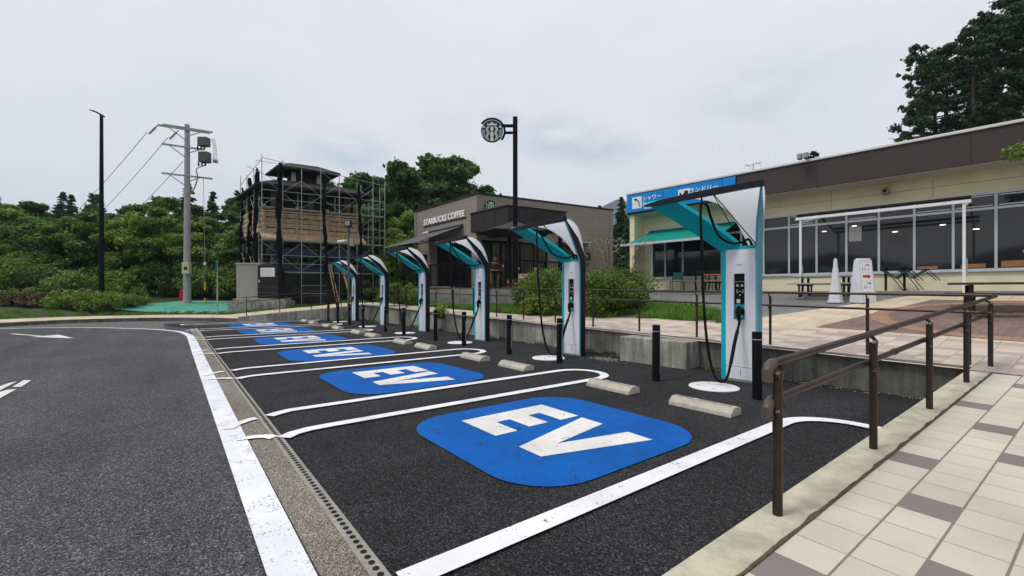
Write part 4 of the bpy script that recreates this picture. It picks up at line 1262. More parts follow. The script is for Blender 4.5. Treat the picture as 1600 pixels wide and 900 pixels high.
aw(.62, 4.45, 4.12, 3.36, 2.2, 'window_awning', 'teal green canvas awning pulled out over the left-hand shop windows', AWN)
# retracted terrace awning on its white frame
pg = thing('awning_frame', 'white steel awning frame with two posts standing before the shop windows', 'awning frame', (*FA, 0), FR)
for q in (7.28, 10.93):
    MB().bar((q, -1.35, 1.24), (q, -1.35, 3.62), .06).build('post', WPAINT, pg)
    MB().bar((q, -1.35, 3.55), (q, .95, 3.95), .05).build('side_arm', WPAINT, pg)
    MB().box(q - .07, q + .07, -1.42, -1.28, 1.2, 1.26).build('foot_plate', WPAINT, pg)
    MB().bar((q + .05, -1.35, 1.75), (q + .05, -1.35, 2.2), .03).build('crank', GREY, pg)
MB().bar((7.15, -1.36, 3.66), (11.06, -1.36, 3.66), .09, .08).build('front_beam', WPAINT, pg)
MB().tube([(7.15, -1.25, 3.78), (11.06, -1.25, 3.78)], .045, 10).build('rolled_canvas', BLACKM, pg)

cm = thing('security_camera', 'small square camera box on the wall below the fascia', 'camera', (*FA, 0), FR)
MB().box(8.98, 9.16, .60, .88, 4.46, 4.62).build('housing', mat('beige_plastic', (.28, .26, .2), .6), cm, bevel=.01)
MB().lathe([(.05, 0), (.05, .02), (.0001, .02)], 12, frame((9.07, .60, 4.54), (1, 0, 0), (0, 0, 1), (0, -1, 0))).build('lens', BLACKM, cm)
MB().bar((9.07, .88, 4.60), (9.07, 1.0, 4.72), .04).build('bracket', GREY, cm)
fl = thing('floodlight', 'grey twin floodlight mounted on the edge of the shop roof', 'floodlight', (*FA, 0), FR)
for q in (6.98, 7.16):
    MB().prism([(q - .08, -.36), (q + .07, -.36), (q + .05, -.2), (q - .06, -.2)], 5.82, 6.0).build('lamp_head', DARKP, fl, bevel=.01)
    MB().box(q - .065, q + .055, -.366, -.361, 5.835, 5.985).build('lamp_glass', GREY, fl)
MB().bar((7.07, -.2, 5.86), (7.22, .05, 5.78), .04).build('bracket', GREY, fl)
an = thing('roof_antenna', 'small thin aerial standing on the roof behind the blue sign', 'antenna', (*FA, 0), FR)
MB().tube([(4.5, 2.5, 5.8), (4.5, 2.5, 6.75)], .02, 6).build('mast', GREY, an)
MB().tube([(4.15, 2.5, 6.7), (4.85, 2.5, 6.72)], .014, 6).tube([(4.2, 2.5, 6.2), (4.5, 2.5, 6.22)], .014, 6).tube([(4.3, 2.2, 6.7), (4.3, 2.8, 6.7)], .012, 6).tube([(4.7, 2.2, 6.7), (4.7, 2.8, 6.7)], .012, 6).build('elements', GREY, an)

# ------------------------------------------------------------------ furniture on the plaza
def gz(X, Z): x, y = C(X, Z); return x, y, hp(x, y)


def picnic(name, label, X, Z, rz, L_, H, wm, lm, group=None):
    x, y, z = gz(X, Z); t = thing(name, label, 'picnic table', (x, y, z + .01), FR + rz, group)
    for i in range(4): MB().box(-L_ / 2, L_ / 2, -.36 + .18 * i, -.20 + .18 * i, H - .04, H).build('table_top_board', wm, t, bevel=.006)
    for s_ in (-1, 1): MB().box(-L_ / 2, L_ / 2, s_ * .72 - .14, s_ * .72 + .14, H * .58, H * .58 + .04).build('bench', wm, t, bevel=.006)
    for s_ in (-1, 1):
        xx = s_ * L_ * .34
        MB().tube(smooth_path([(xx, -.30, H - .05), (xx, -.28, H * .35), (xx, -.42, .03), (xx, -.60, .02)], 5), .035, 8).build('leg', lm, t)
        MB().tube(smooth_path([(xx, .30, H - .05), (xx, .28, H * .35), (xx, .42, .03), (xx, .60, .02)], 5), .035, 8).build('leg', lm, t)
        MB().bar((xx, -.72, H * .55), (xx, .72, H * .55), .05).bar((xx, -.62, H * .55), (xx, -.60, .0), .04).bar((xx, .62, H * .55), (xx, .60, .0), .04).build('cross_bar', lm, t)
    return t


picnic('picnic_table', 'grey metal picnic table behind the white cone barrier', 9.3, 13.3, 0, 1.5, .62, mat('grey_board', (.30, .30, .31), .6), DARKP)
picnic('picnic_table', 'orange brown picnic table under the shop windows, half hidden by the nearest charger', 8.05, 16.7, 0, 1.7, .68, WOODO, DARKP)
picnic('picnic_table', 'dark picnic table behind the corner of the ramp handrail', 10.0, 8.9, .15, 1.9, .60, mat('dark_board', (.07, .045, .045), .6), DARKP)


def armchair(name, label, q, y, rz, group, tilt=0, z=None):
    t = thing(name, label, 'chair', (0, 0, 0), 0, group)
    vx = FA[0] + q * cos(FR) - y * sin(FR); vy = FA[1] + q * sin(FR) + y * cos(FR)
    t.location = (vx, vy, (hp(vx, vy) if z is None else z) + .005); t.rotation_euler = (0, tilt, FR + rz)
    green = mat('chair_green', (.05, .20, .14), .6); dk = BLACK
    MB().box(-.21, .21, -.2, .2, .41, .425).build('seat', green, t, bevel=.006)
    MB().add([(-.20, .2, .50), (.20, .2, .50), (.19, .27, .80), (-.19, .27, .80), (-.20, .215, .50), (.20, .215, .50), (.19, .285, .80), (-.19, .285, .80)],
             [(0, 1, 2, 3), (7, 6, 5, 4), (0, 4, 5, 1), (1, 5, 6, 2), (2, 6, 7, 3), (3, 7, 4, 0)]).build('backrest', green, t)
    for sx in (-1, 1):
        MB().tube([(sx * .215, -.22, 0), (sx * .215, -.20, .42)], .012, 6).build('leg', dk, t)
        MB().tube([(sx * .215, .25, 0), (sx * .215, .20, .42), (sx * .21, .28, .82)], .012, 6).build('leg', dk, t)
    MB().tube([(-.215, -.2, .41), (.215, -.2, .41)], .010, 6).build('stretcher', dk, t)
    return t


armchair('terrace_chair', 'leftmost chair under the teal awning, turned to the windows', 2.35, .1, .3, 'chairs under the teal awning')
armchair('terrace_chair', 'chair in the middle of the row under the teal awning', 3.15, -.35, -1.2, 'chairs under the teal awning')
armchair('terrace_chair', 'chair nearest the orange picnic table under the teal awning', 3.75, .05, 2.4, 'chairs under the teal awning')
tt = thing('terrace_table', 'small square dark table between the chairs under the teal awning', 'table')
vx = FA[0] + 3.1 * cos(FR) - .25 * sin(FR); vy = FA[1] + 3.1 * sin(FR) + .25 * cos(FR)
tt.location = (vx, vy, hp(vx, vy)); tt.rotation_euler = (0, 0, FR)
MB().box(-.35, .35, -.35, .35, .68, .70).build('table_top', DARKP, tt, bevel=.004)
MB().tube([(0, 0, .02), (0, 0, .68)], .03, 8).build('stem', DARKP, tt)
MB().lathe([(.24, 0), (.24, .02), (.03, .03)], 16).build('base', DARKP, tt)
for i, (q, tl) in enumerate(((10.15, -.62), (10.42, -.58))):
    c_ = armchair('folded_chair', ('front' if i == 0 else 'rear') + ' green chair of the two tipped up together behind the arrow sign', q - .35 + .1 * i, .15, 1.57, 'green chairs tipped up against the wall', 0)
    c_.rotation_euler = (R(-38), 0, FR + 1.45); c_.location.z += .16
kt = thing('bistro_table', 'narrow dark high table beside the tipped green chairs', 'table')
vx = FA[0] + 9.35 * cos(FR) - .35 * sin(FR); vy = FA[1] + 9.35 * sin(FR) + .35 * cos(FR)
kt.location = (vx, vy, hp(vx, vy)); kt.rotation_euler = (0, 0, FR)
MB().box(-.30, .30, -.25, .25, .70, .73).build('table_top', DARKP, kt)
for sx in (-1, 1): MB().bar((sx * .22, 0, 0), (sx * .22, 0, .7), .06).build('leg', DARKP, kt)

# white cone barrier and arrow board
x, y, z = gz(8.7, 12.05)
co_ = thing('cone_barrier', 'tall white ribbed cone standing left of the arrow sign', 'cone', (x, y, z), FR)
pf = [(.30, 0), (.30, .05)]
for i in range(7): f = i / 7; pf += [(.26 - .19 * f, .06 + 1.0 * f), (.25 - .19 * f, .08 + 1.0 * f), (.245 - .19 * f, .18 + 1.0 * f)]
pf += [(.06, 1.16), (.04, 1.19), (.0001, 1.2)]
m4 = Matrix.Rotation(R(45), 4, 'Z')
MB().lathe(pf, 8, Matrix.Scale(.64, 4, (1, 0, 0)) @ Matrix.Scale(.64, 4, (0, 1, 0)) @ m4).build('cone_body', mat('dirty_white_plastic', (.58, .60, .64), .5, var=.1, vs=5), co_)
x, y, z = gz(9.12, 11.65)
sb = thing('arrow_sign', 'white plastic floor sign with red arrows behind the wall handrail', 'sign', (x, y, z), TH + R(3)); sb.scale = (.74, .74, .98)
pw = MATS['dirty_white_plastic']
MB().add([(-.27, -.28, .0), (.27, -.28, .0), (.27, .28, 0), (-.27, .28, 0), (-.25, -.10, 1.12), (.25, -.10, 1.12), (.25, .10, 1.12), (-.25, .10, 1.12), (-.21, -.06, 1.18), (.21, -.06, 1.18), (.21, .06, 1.18), (-.21, .06, 1.18)],
         [(3, 2, 1, 0), (0, 1, 5, 4), (1, 2, 6, 5), (2, 3, 7, 6), (3, 0, 4, 7), (4, 5, 9, 8), (5, 6, 10, 9), (6, 7, 11, 10), (7, 4, 8, 11), (8, 9, 10, 11)]).build('sign_body', pw, sb, bevel=.012)
TL = math.atan2(.18, 1.12)
SM = lambda x, z: frame((x, -.28 + .1607 * z - .006, z), (1, 0, 0), (0, sin(TL), cos(TL)), (0, -cos(TL), sin(TL)))
MB().box(-.215, .215, .30, 1.08, 0, .003, SM(0, 0)).build('sign_face', WT, sb)


def arrow(cx, cz, L_, h, m_=RED):
    mb = MB(); mb.add([(-L_ / 2, -h * .25, .004), (L_ * .15, -h * .25, .004), (L_ * .15, -h * .5, .004), (L_ / 2, 0, .004), (L_ * .15, h * .5, .004), (L_ * .15, h * .25, .004), (-L_ / 2, h * .25, .004)], [tuple(range(7))], SM(cx, cz))
    return mb


SM0 = SM
arrow(.06, 1.00, .16, .06).build('arrow', RED, sb, smooth=False)
arrow(.0, .70, .30, .13).build('arrow', RED, sb, smooth=False)
arrow(.06, .52, .16, .06).build('arrow', RED, sb, smooth=False)
bluep = mat('pictogram_blue', (.02, .10, .4), .5); redp = mat('pictogram_red', (.5, .06, .03), .5)
for z_ in (.89, .415):
    for xx, m_ in ((-.13, bluep), (-.05, redp)):
        MB().box(xx - .015, xx + .015, -.035, .02, .0035, .0045, SM(0, z_)).box(xx - .009, xx + .009, .024, .042, .0035, .0045, SM(0, z_)).build('person_symbol', m_, sb)
    MB().box(.06, .075, -.02, .025, .0035, .0045, SM(0, z_)).box(.06, .10, -.025, -.012, .0035, .0045, SM(0, z_)).build('wheelchair_symbol', bluep, sb)
MB().box(-.2, .2, -.002, .002, .0035, .0042, SM(0, .81)).box(-.2, .2, -.002, .002, .0035, .0042, SM(0, .58)).build('divider', GREY, sb)

# ------------------------------------------------------------------ coffee shop
N_ = C(-1.87, 23.8); R_ = C(6.47, 28.7); L_ = C(-6.4, 29.35)
BK = (R_[0] + L_[0] - N_[0], R_[1] + L_[1] - N_[1])
CB = .9
cs = thing('coffee_shop', 'low brown brick coffee shop with a dark corner canopy', 'building', (*N_, 0), 0)
rel = lambda P: (P[0] - N_[0], P[1] - N_[1])
n0, r0, l0, b0 = (0, 0), rel(R_), rel(L_), rel(BK)
dR = Vector(r0).normalized(); dL = Vector(l0).normalized()
HT = 6.55
fp_ = [n0, r0, b0, l0]


def wallface(P, d, holes, z0, z1, name, m_, thick=.3):
    """wall from P along unit d with rectangular openings; local u, w"""
    ln = d[1]; d = d[0]; inn = Vector((-d.y, d.x));
    if inn.dot(Vector(b0) / 2 - Vector(P)) < 0: inn = -inn
    M = frame((P[0], P[1], 0), (d.x, d.y, 0), (inn.x, inn.y, 0), (0, 0, 1))
    us = sorted({0, ln} | {h[0] for h in holes} | {h[1] for h in holes}); mb = MB()
    for a, c in zip(us, us[1:]):
        hs_ = [h for h in holes if h[0] <= a and h[1] >= c]
        if not hs_: mb.box(a, c, 0, thick, z0, z1, M); continue
        h = hs_[0]
        if h[2] > z0: mb.box(a, c, 0, thick, z0, h[2], M)
        if h[3] < z1: mb.box(a, c, 0, thick, h[3], z1, M)
    mb.build(name, m_, cs, smooth=False)
    return M


lr = Vector(r0).length; ll = Vector(l0).length
hR = [(.0, 4.6, CB, 4.15), (5.6, 6.6, CB, 4.15)]
hL = [(.35, 4.3, 1.5, 4.1), (5.4, 6.1, 2.3, 3.7)]
MR = wallface(n0, (dR, lr), hR, CB - 1, HT, 'wall', BROWNB)
ML = wallface(n0, (dL, ll), hL, CB - 1, HT, 'wall', BROWNB)
wallface(r0, ((Vector(b0) - Vector(r0)).normalized(), ll), [], CB - 1, HT, 'wall', BROWNB)
wallface(l0, ((Vector(b0) - Vector(l0)).normalized(), lr), [], CB - 1, HT, 'wall', BROWNB)
MB().prism([tuple(Vector(p) * .98 + Vector(b0) * .01) for p in fp_], HT - .3, HT - .1).build('roof', DARKP, cs)
cen = Vector(b0) / 2
MB().prism([tuple(cen + (Vector(p) - cen) * 1.012) for p in fp_], HT, HT + .09).build('parapet_cap', DARKP, cs)


def glazing(M, u0, u1, z0, z1, n, name='window'):
    fr = MB()
    for i in range(n + 1):
        a = u0 + (u1 - u0) * i / n; fr.box(a - .035, a + .035, .08, .16, z0, z1, M)
    fr.box(u0, u1, .08, .16, z0, z0 + .08, M); fr.box(u0, u1, .08, .16, z1 - .08, z1, M)
    f = fr.build(name, BLACK, cs)
    for i in range(n):
        a = u0 + (u1 - u0) * i / n; c = u0 + (u1 - u0) * (i + 1) / n
        MB().box(a + .035, c - .035, .11, .12, z0 + .08, z1 - .08, M).build('pane', GLASS, f)


glazing(MR, 0.02, 4.58, CB, 4.15, 5); glazing(MR, 5.62, 6.58, CB, 4.15, 1, 'door'); glazing(ML, .36, 4.29, 1.5, 4.1, 4); glazing(ML, 5.41, 6.09, 2.3, 3.7, 1)
for u in (.3, 1.4, 2.5, 3.6): MB().box(u, u + .3, .10, .108, 2.6 + .3 * (u % .5), 2.72 + .3 * (u % .5), MR).build('window_sticker', mat('label_white', (.62, .62, .62), .5), cs)
MB().box(5.3, 7.5, -1.0, 0, 4.22, 4.30, MR).build('door_canopy', mat('canopy_edge', (.4, .41, .42), .5), cs, bevel=.01)
MB().box(7.4, 7.65, -.22, 0, 3.3, 3.75, MR).build('wall_lantern', BLACK, cs, bevel=.01)
MB().box(.18, .48, -.004, 0, CB, 4.1, ML).build('corner_pier', mat('pier_tan', (.30, .25, .18), .8), cs)
# corner canopy
K = Vector(rel(C(-.19, 21.0)))
wv = Vector(rel(C(2.75, 22.8))) - K; dv = Vector(rel(C(-2.2, 23.35))) - K
k0 = K; k1 = K + wv; k3 = K + dv * .98; k2 = K + wv + dv * .98
MB().prism([tuple(p) for p in (k0, k1, k2, k3)], 4.42, 5.38).build('corner_canopy', mat('canopy_slate', (.030, .026, .027), .6, var=.2, vs=2), cs, bevel=.02)
MB().prism([tuple(cen * 0 + p) for p in (k0 - wv * .012 - dv * .012, k1 + wv * .012 - dv * .012, k2 + wv * .012, k3 - wv * .012)], 5.38, 5.44).build('canopy_cap', DARKP, cs)
cj = MB()
for f in (.33, .66): p = k0.lerp(k1, f); q = k0.lerp(k0 + dv, f); cj.bar((p.x, p.y, 4.43), (p.x, p.y, 5.37), .03).bar((q.x, q.y, 4.43), (q.x, q.y, 5.37), .03)
cj.build('canopy_joints', mat('slate_joint', (.06, .055, .05), .7), cs)
for p in (k0.lerp(k2, .06), k1.lerp(k3, .06)): MB().bar((p.x, p.y, CB - .4), (p.x, p.y, 4.42), .14).build('canopy_post', BLACK, cs)
# lettering on the face towards the bays. reading direction runs from the far corner to the near one
SW = mat('sign_letter_white', (.80, .80, .82), .4, emit=((1, 1, 1), .08))
inn = Vector((ML[0][1], ML[1][1]))
LM = frame((dL.x * 3.45 - inn.x * .10, dL.y * 3.45 - inn.y * .06, 5.68), (-dL.x, -dL.y, 0), (0, 0, 1), (-inn.x, -inn.y, 0))
for w_, off in (('STARBUCKS', -.93), ('COFFEE', 1.47)):
    tb = text_mb(w_, .50, .03, bold=.008)
    xs0 = [v[0] for v in tb.v]; sc_ = (2.75 if w_ == 'STARBUCKS' else 1.75) / (max(xs0) - min(xs0))
    tb.v = [(v[0] * sc_ + off, v[1] * .98, v[2]) for v in tb.v]
    xf(tb, LM).build('sign_lettering', SW, cs, smooth=False)
MB().box(-2.4, 2.45, -.27, -.22, -.05, -.02, LM).build('lettering_rail', DARKP, cs)


# round emblem: green disc, ringed, with a crowned long-haired head in simple strokes
def emblem(parent, M, r, m_green, m_white, two=False):
    rim = MB().lathe([(r, -.05 * 1), (r, .04), (r * .95, .05), (r * .95, .045), (.0001, .045)], 40, M).build('emblem_disc', m_green, parent)
    w_ = MB()

    def st(pts, wd, z=.052):
        P = [(p[0] * r, p[1] * r) for p in pts]
        q = ribbon([tuple(v)[:2] for v in smooth_path([(a, b, 0) for a, b in P], 5)] if len(P) > 2 else P, wd * r, z, None, None)
        w_.add(q.v, q.f, M)
    for s_ in (-1, 1):
        for k in range(4):
            o = .06 * k
            st([(s_ * (.20 + o), .46 - o * .4), (s_ * (.36 + o), .15), (s_ * (.24 + o), -.2), (s_ * (.38 + o), -.5), (s_ * (.26 + o * 1.2), -.86 + o * .5)], .035 + .01 * (k % 2))
        for k in range(5): st([(s_ * .66, -.55 + .14 * k), (s_ * .88, -.42 + .13 * k)], .06)
        w_.add([(s_ * r * a, r * b, .052) for a, b in ((.60, .30), (.94, .28), (.80, .40), (.84, .58), (.70, .46))], [tuple(range(5))] if s_ > 0 else [tuple(range(4, -1, -1))], M)
    w_.add([(r * .15 * cos(t), r * (.20 + .21 * sin(t)), .053) for t in np.linspace(0, 2 * pi, 16, endpoint=False)], [tuple(range(16))], M)
    w_.add([(r * a, r * b, .053) for a, b in ((-.10, -.05), (.10, -.05), (.17, -.35), (.10, -.60), (.20, -.92), (-.20, -.92), (-.10, -.60), (-.17, -.35))], [tuple(range(8))], M)
    w_.add([(r * a, r * b, .053) for a, b in ((-.42, .50), (.42, .50), (.46, .70), (.26, .60), (.17, .76), (.08, .64), (0, .94), (-.08, .64), (-.17, .76), (-.26, .60), (-.46, .70))], [tuple(range(11))], M)
    e_ = w_.build('emblem_figure', m_white, parent, smooth=False)
    return rim


EG = mat('emblem_green', (.004, .048, .032), .5, spec=.2); EW = mat('emblem_white', (.60, .68, .63), .5)
innR = Vector((MR[0][1], MR[1][1]))
emblem(cs, frame((dR.x * .80 - innR.x * .06, dR.y * .80 - innR.y * .06, 5.92), (dR.x, dR.y, 0), (0, 0, 1), (-innR.x, -innR.y, 0)), .36, EG, EW)
# left awning
gA = mat('grey_canvas', (.10, .10, .115), .7, var=.1, vs=3)
ca = thing('terrace_awning', 'grey canvas awning slanting out over the coffee shop terrace', 'awning', (*N_, 0), 0)
mb = MB()
u0, u1 = 1.3, 5.3
P_ = lambda u, w_, z: (dL.x * u - inn.x * w_, dL.y * u - inn.y * w_, z)
top = [P_(u0, .05, 5.02), P_(u1, .05, 4.98)]; bot = [P_(u0 + .1, 2.6, 4.0), P_(u1 + .6, 2.6, 4.0)]
mb.add([top[0], top[1], bot[1], bot[0]] + [(a, b_, c - .03) for a, b_, c in (top[0], top[1], bot[1], bot[0])], [(0, 1, 2, 3), (7, 6, 5, 4), (0, 4, 5, 1), (1, 5, 6, 2), (2, 6, 7, 3), (3, 7, 4, 0)])
mb.build('canvas', gA, ca, smooth=False)
MB().bar(bot[0], bot[1], .08).build('front_rail', GREY, ca); MB().bar(top[0], top[1], .14).build('roller_box', DARKP, ca)
for u in (u0 + .4, u1 - .4): MB().bar(P_(u, .1, 4.4), P_(u + .4, 1.4, 4.15), .05).bar(P_(u + .4, 1.4, 4.15), P_(u, 2.55, 3.98), .05).build('folding_arm', DARKP, ca)
sl = thing('wall_spotlight', 'small white spotlight under the shop lettering', 'light', (*N_, 0), 0)
MB().tube([P_(5.0, .02, 4.95), P_(5.0, .22, 5.02)], .025, 8).tube([P_(5.0, .20, 5.02), P_(4.8, .34, 4.92)], .06, 8).tube([P_(5.1, .20, 5.02), P_(5.3, .34, 4.95)], .06, 8).build('spot_heads', WPAINT, sl)

# terrace in front, stone faced, with black railings
TY0, TX0, TX1, TZ = 2.95, -9.6, -19.3, 1.52
ter = thing('terrace', 'raised coffee shop terrace with a grey stone edge', 'terrace')
STN = concrete('grey_stone_facing', (.26, .26, .25), .5)
ln_y1 = N_[1] + .3
MB().box(TX1, -14.2, TY0, ln_y1, .3, TZ).build('stone_base', STN, ter, bevel=.01)
MB().prism([(-14.2, TY0 + .9), (-14.2, 12), (-17.0, 12), (-17.0, ln_y1 + .01), (-14.21, ln_y1 + .01)][:4] if False else [(-14.2, TY0), (-11.0, TY0 + 1.2), (-11.0, 9), (-14.2, 9)], .3, TZ - .01).build('deck', STN, ter)
MB().box(TX1 - .03, -14.17, TY0 - .04, TY0 + .3, TZ, TZ + .06).build('coping', mat('coping_stone', (.20, .20, .19), .8, var=.2, vs=5), ter, bevel=.008)
rl = thing('terrace_railing', 'black barred railing along the coffee shop terrace', 'railing')
rp_ = [(-19.2, TY0 + .15), (-14.2, TY0 + .15), (-11.1, TY0 + 1.35), (-11.1, 8.5)]
for a, b_ in zip(rp_, rp_[1:]):
    d = Vector(b_) - Vector(a); L__ = d.length; n = int(L__ / .12)
    MB().bar((*a, TZ + 1.1), (*b_, TZ + 1.1), .05).bar((*a, TZ + .12), (*b_, TZ + .12), .035).build('rail', BLACK, rl)
    bb = MB()
    for i in range(n): p = Vector(a) + d * (i / n); bb.bar((p.x, p.y, TZ + .1), (p.x, p.y, TZ + 1.1), .016 if i % 12 else .05)
    bb.build('bars', BLACK, rl)
# parasol on the terrace
x, y = C(.1, 19.6)
um = thing('parasol', 'open dark grey parasol on the coffee shop terrace', 'parasol', (x, y, TZ), 0)
MB().tube([(0, 0, 0), (0, 0, 2.9)], .03, 8).build('pole', BLACK, um)
uc = MB(); vs = [(0, 0, 2.95)]
for k in range(16): a = 2 * pi * k / 16; rr = 1.75 if k % 2 == 0 else 1.62; vs.append((rr * cos(a) * .5, rr * sin(a) * .5, 2.62))
for k in range(16): a = 2 * pi * k / 16; rr = 1.75 if k % 2 == 0 else 1.60; vs.append((rr * cos(a), rr * sin(a), 2.42 - (.08 if k % 2 == 0 else .0)))
fs = [(0, 1 + k, 1 + (k + 1) % 16) for k in range(16)] + [(1 + k, 17 + k, 17 + (k + 1) % 16, 1 + (k + 1) % 16) for k in range(16)]
uc.add(vs, fs).build('canopy', mat('parasol_grey', (.035, .033, .036), .8), um)
MB().lathe([(.3, 0), (.3, .06), (.04, .1)], 16).build('base', BLACK, um)
# poster stand and small red boards
x, y = C(.55, 17.6)
po = thing('poster_stand', 'pink and white poster stand at the edge of the coffee shop terrace', 'poster stand', (x, y, hp(x, y) + .2), TH)
MB().box(-.3, .3, -.02, .02, .15, 1.05).build('poster', mat('poster_pink', (.62, .50, .48), .5, col2=(.62, .16, .14), vs=6, thr=(.45, .6)), po)
MB().box(-.33, .33, -.015, .03, .10, .15).box(-.33, -.3, -.015, .03, 0, 1.08).box(.3, .33, -.015, .03, 0, 1.08).build('frame', BLACK, po)
x, y = C(-.1, 19.5)
for i, dx in enumerate((0, .22)):
    rb_ = thing('red_box', '%s of two small red boxes on the terrace floor behind the railing' % ('left' if i == 0 else 'right'), 'box', (*C(-.15 + dx, 19.3), TZ), TH)
    MB().box(-.08, .08, -.08, .08, 0, .42).build('box_body', RED, rb_, bevel=.01); MB().box(-.05, .05, -.083, -.08, .2, .32).build('box_label', WPAINT, rb_)

# tall emblem sign on its black post
x, y = C(.13, 18.0)
es_ = thing('emblem_sign', 'round green emblem sign held high on a tall black post', 'sign', (x, y, th(x, y)), TH)
z0 = th(x, y)
MB().bar((0, 0, 0), (0, 0, 8.37 - z0), .19).build('post', BLACK, es_, bevel=.01)
cxr, czr, rr = -.935, 7.80 - z0, .44
MB().bar((-.09, 0, 8.02 - z0), (-.58, 0, 8.02 - z0), .07, .11).bar((-.09, 0, 7.74 - z0), (-.46, 0, 7.74 - z0), .07, .09).build('bracket_arm', BLACK, es_)
ra = [(cxr + (rr + .07) * cos(R(a)), 0, czr + (rr + .07) * sin(R(a))) for a in range(-42, 148, 6)]
MB().tube(ra, .045, 6).build('ring_arm', BLACK, es_)
em = thing('x', '', 'x'); bpy.data.objects.remove(em)
emblem(es_, frame((cxr, 0, czr), (1, 0, 0), (0, 0, 1), (0, -1, 0)) @ Matrix.Scale(1, 4), rr, EG, EW)

# seated person at a terrace table
x, y = C(-.72, 19.2)
pe = thing('person', 'person in a dark top sitting at a table on the coffee shop terrace', 'person', (x, y, TZ), TH)
V = {'pel': (0, 0, .50, .15), 'sp': (0, .02, .72, .15), 'ch': (0, .02, .95, .17), 'nk': (0, 0, 1.10, .06), 'hd0': (0, -.02, 1.18, .075), 'hd1': (0, -.02, 1.28, .10), 'hd2': (0, -.01, 1.36, .07),
     'sl': (-.19, .02, 1.03, .07), 'el': (-.27, -.06, .80, .048), 'wl': (-.12, -.30, .76, .032), 'hl': (-.07, -.38, .77, .035), 'sr': (.19, .02, 1.03, .07), 'er': (.27, -.06, .80, .048), 'wr': (.12, -.30, .76, .032), 'hr': (.07, -.38, .77, .035),
     'tl': (-.10, -.05, .50, .09), 'kl': (-.13, -.45, .50, .065), 'al': (-.13, -.42, .09, .042), 'fl': (-.13, -.58, .04, .04), 'tr': (.10, -.05, .50, .09), 'kr': (.13, -.45, .50, .065), 'ar': (.13, -.42, .09, .042), 'fr': (.13, -.58, .04, .04)}
ED = [('pel', 'sp'), ('sp', 'ch'), ('ch', 'nk'), ('nk', 'hd0'), ('hd0', 'hd1'), ('hd1', 'hd2'), ('ch', 'sl'), ('sl', 'el'), ('el', 'wl'), ('wl', 'hl'), ('ch', 'sr'), ('sr', 'er'), ('er', 'wr'), ('wr', 'hr'), ('pel', 'tl'), ('tl', 'kl'), ('kl', 'al'), ('al', 'fl'), ('pel', 'tr'), ('tr', 'kr'), ('kr', 'ar'), ('ar', 'fr')]


def skin(name, keys, edges, grow, m_, parent, root):
    ks = list(keys); me = bpy.data.meshes.new(name); me.from_pydata([V[k][:3] for k in ks], [(ks.index(a), ks.index(b)) for a, b in edges if a in ks and b in ks], [])
    o = obj(name, me, parent); md = o.modifiers.new('s', 'SKIN')
    for i, k in enumerate(ks): sv = me.skin_vertices[0].data[i]; sv.radius = (V[k][3] + grow,) * 2; sv.use_root = (k == root)
    o.modifiers.new('d', 'SUBSURF').levels = 1; me.materials.append(m_); return o


SKIN = mat('skin', (.26, .14, .09), .6)
skin('body', V.keys(), ED, 0, SKIN, pe, 'pel')
skin('shirt', ['pel', 'sp', 'ch', 'sl', 'el', 'wl', 'sr', 'er', 'wr'], ED, .020, mat('shirt_dark', (.03, .02, .035), .8), pe, 'ch')
skin('trousers', ['pel', 'tl', 'kl', 'al', 'tr', 'kr', 'ar'], ED, .012, mat('trousers_beige', (.20, .15, .10), .8), pe, 'pel')
MB().lathe([(.075, 1.22), (.112, 1.27), (.115, 1.34), (.09, 1.40), (.0001, 1.425)], 14, Matrix.Translation((0, .02, 0))).build('hair', BLACKM, pe)
MB().lathe([(.001, -.02), (.012, 0), (.001, .012)], 8, Matrix.Translation((0, -.125, 1.27))).build('nose', SKIN, pe)
for nm, dx in (('cafe_table', 0),):
    x, y = C(-.72, 18.72); ct = thing('cafe_table', 'small round table in front of the seated person', 'table', (x, y, TZ), TH)
    MB().lathe([(.33, .70), (.33, .73), (.0001, .73)], 20).build('table_top', WOODO, ct); MB().tube([(0, 0, 0), (0, 0, .7)], .03, 8).build('stem', BLACK, ct); MB().lathe([(.2, 0), (.2, .03), (.03, .05)], 14).build('base', BLACK, ct)
x, y = C(-.72, 19.25); cc = thing('cafe_chair', 'dark cafe chair the seated person sits on', 'chair', (x, y, TZ), TH)
MB().box(-.22, .22, -.2, .22, .38, .41).build('seat', BLACK, cc); MB().box(-.22, .22, .20, .23, .45, .85).build('backrest', BLACK, cc)
for a in (-.2, .2):
    for b_ in (-.18, .2): MB().tube([(a, b_, 0), (a, b_, .38)], .014, 6).build('leg', BLACK, cc)

# ------------------------------------------------------------------ tower under repair with its scaffold
S0 = Vector(C(-13.4, 24.0)); S1 = Vector(C(-8.4, 27.1)); S3 = Vector(C(-16.9, 27.9))
su = (S1 - S0); sv_ = (S3 - S0)
sb0 = .75
scf = thing('scaffold', 'pale green tube scaffold wrapped round the old timber tower', 'scaffold', (S0.x, S0.y, 0), 0)
Q = lambda a, b_, z: (su.x * a + sv_.x * b_, su.y * a + sv_.y * b_, z)
FU = [0, .17, .33, .5, .67, .84, 1.0]; FV = [.34, .67, 1.0]
TOPZ = {0: 8.75, .17: 8.6, .33: 8.2, .5: 8.45, .67: 8.2, .84: 7.9, 1.0: 8.15}
lev = [2.45, 4.2, 5.95]


def post(a, b_, zt, r=.022): MB().tube([Q(a, b_, sb0 - .1), Q(a, b_, zt)], r, 6).build('standard', GALV, scf)


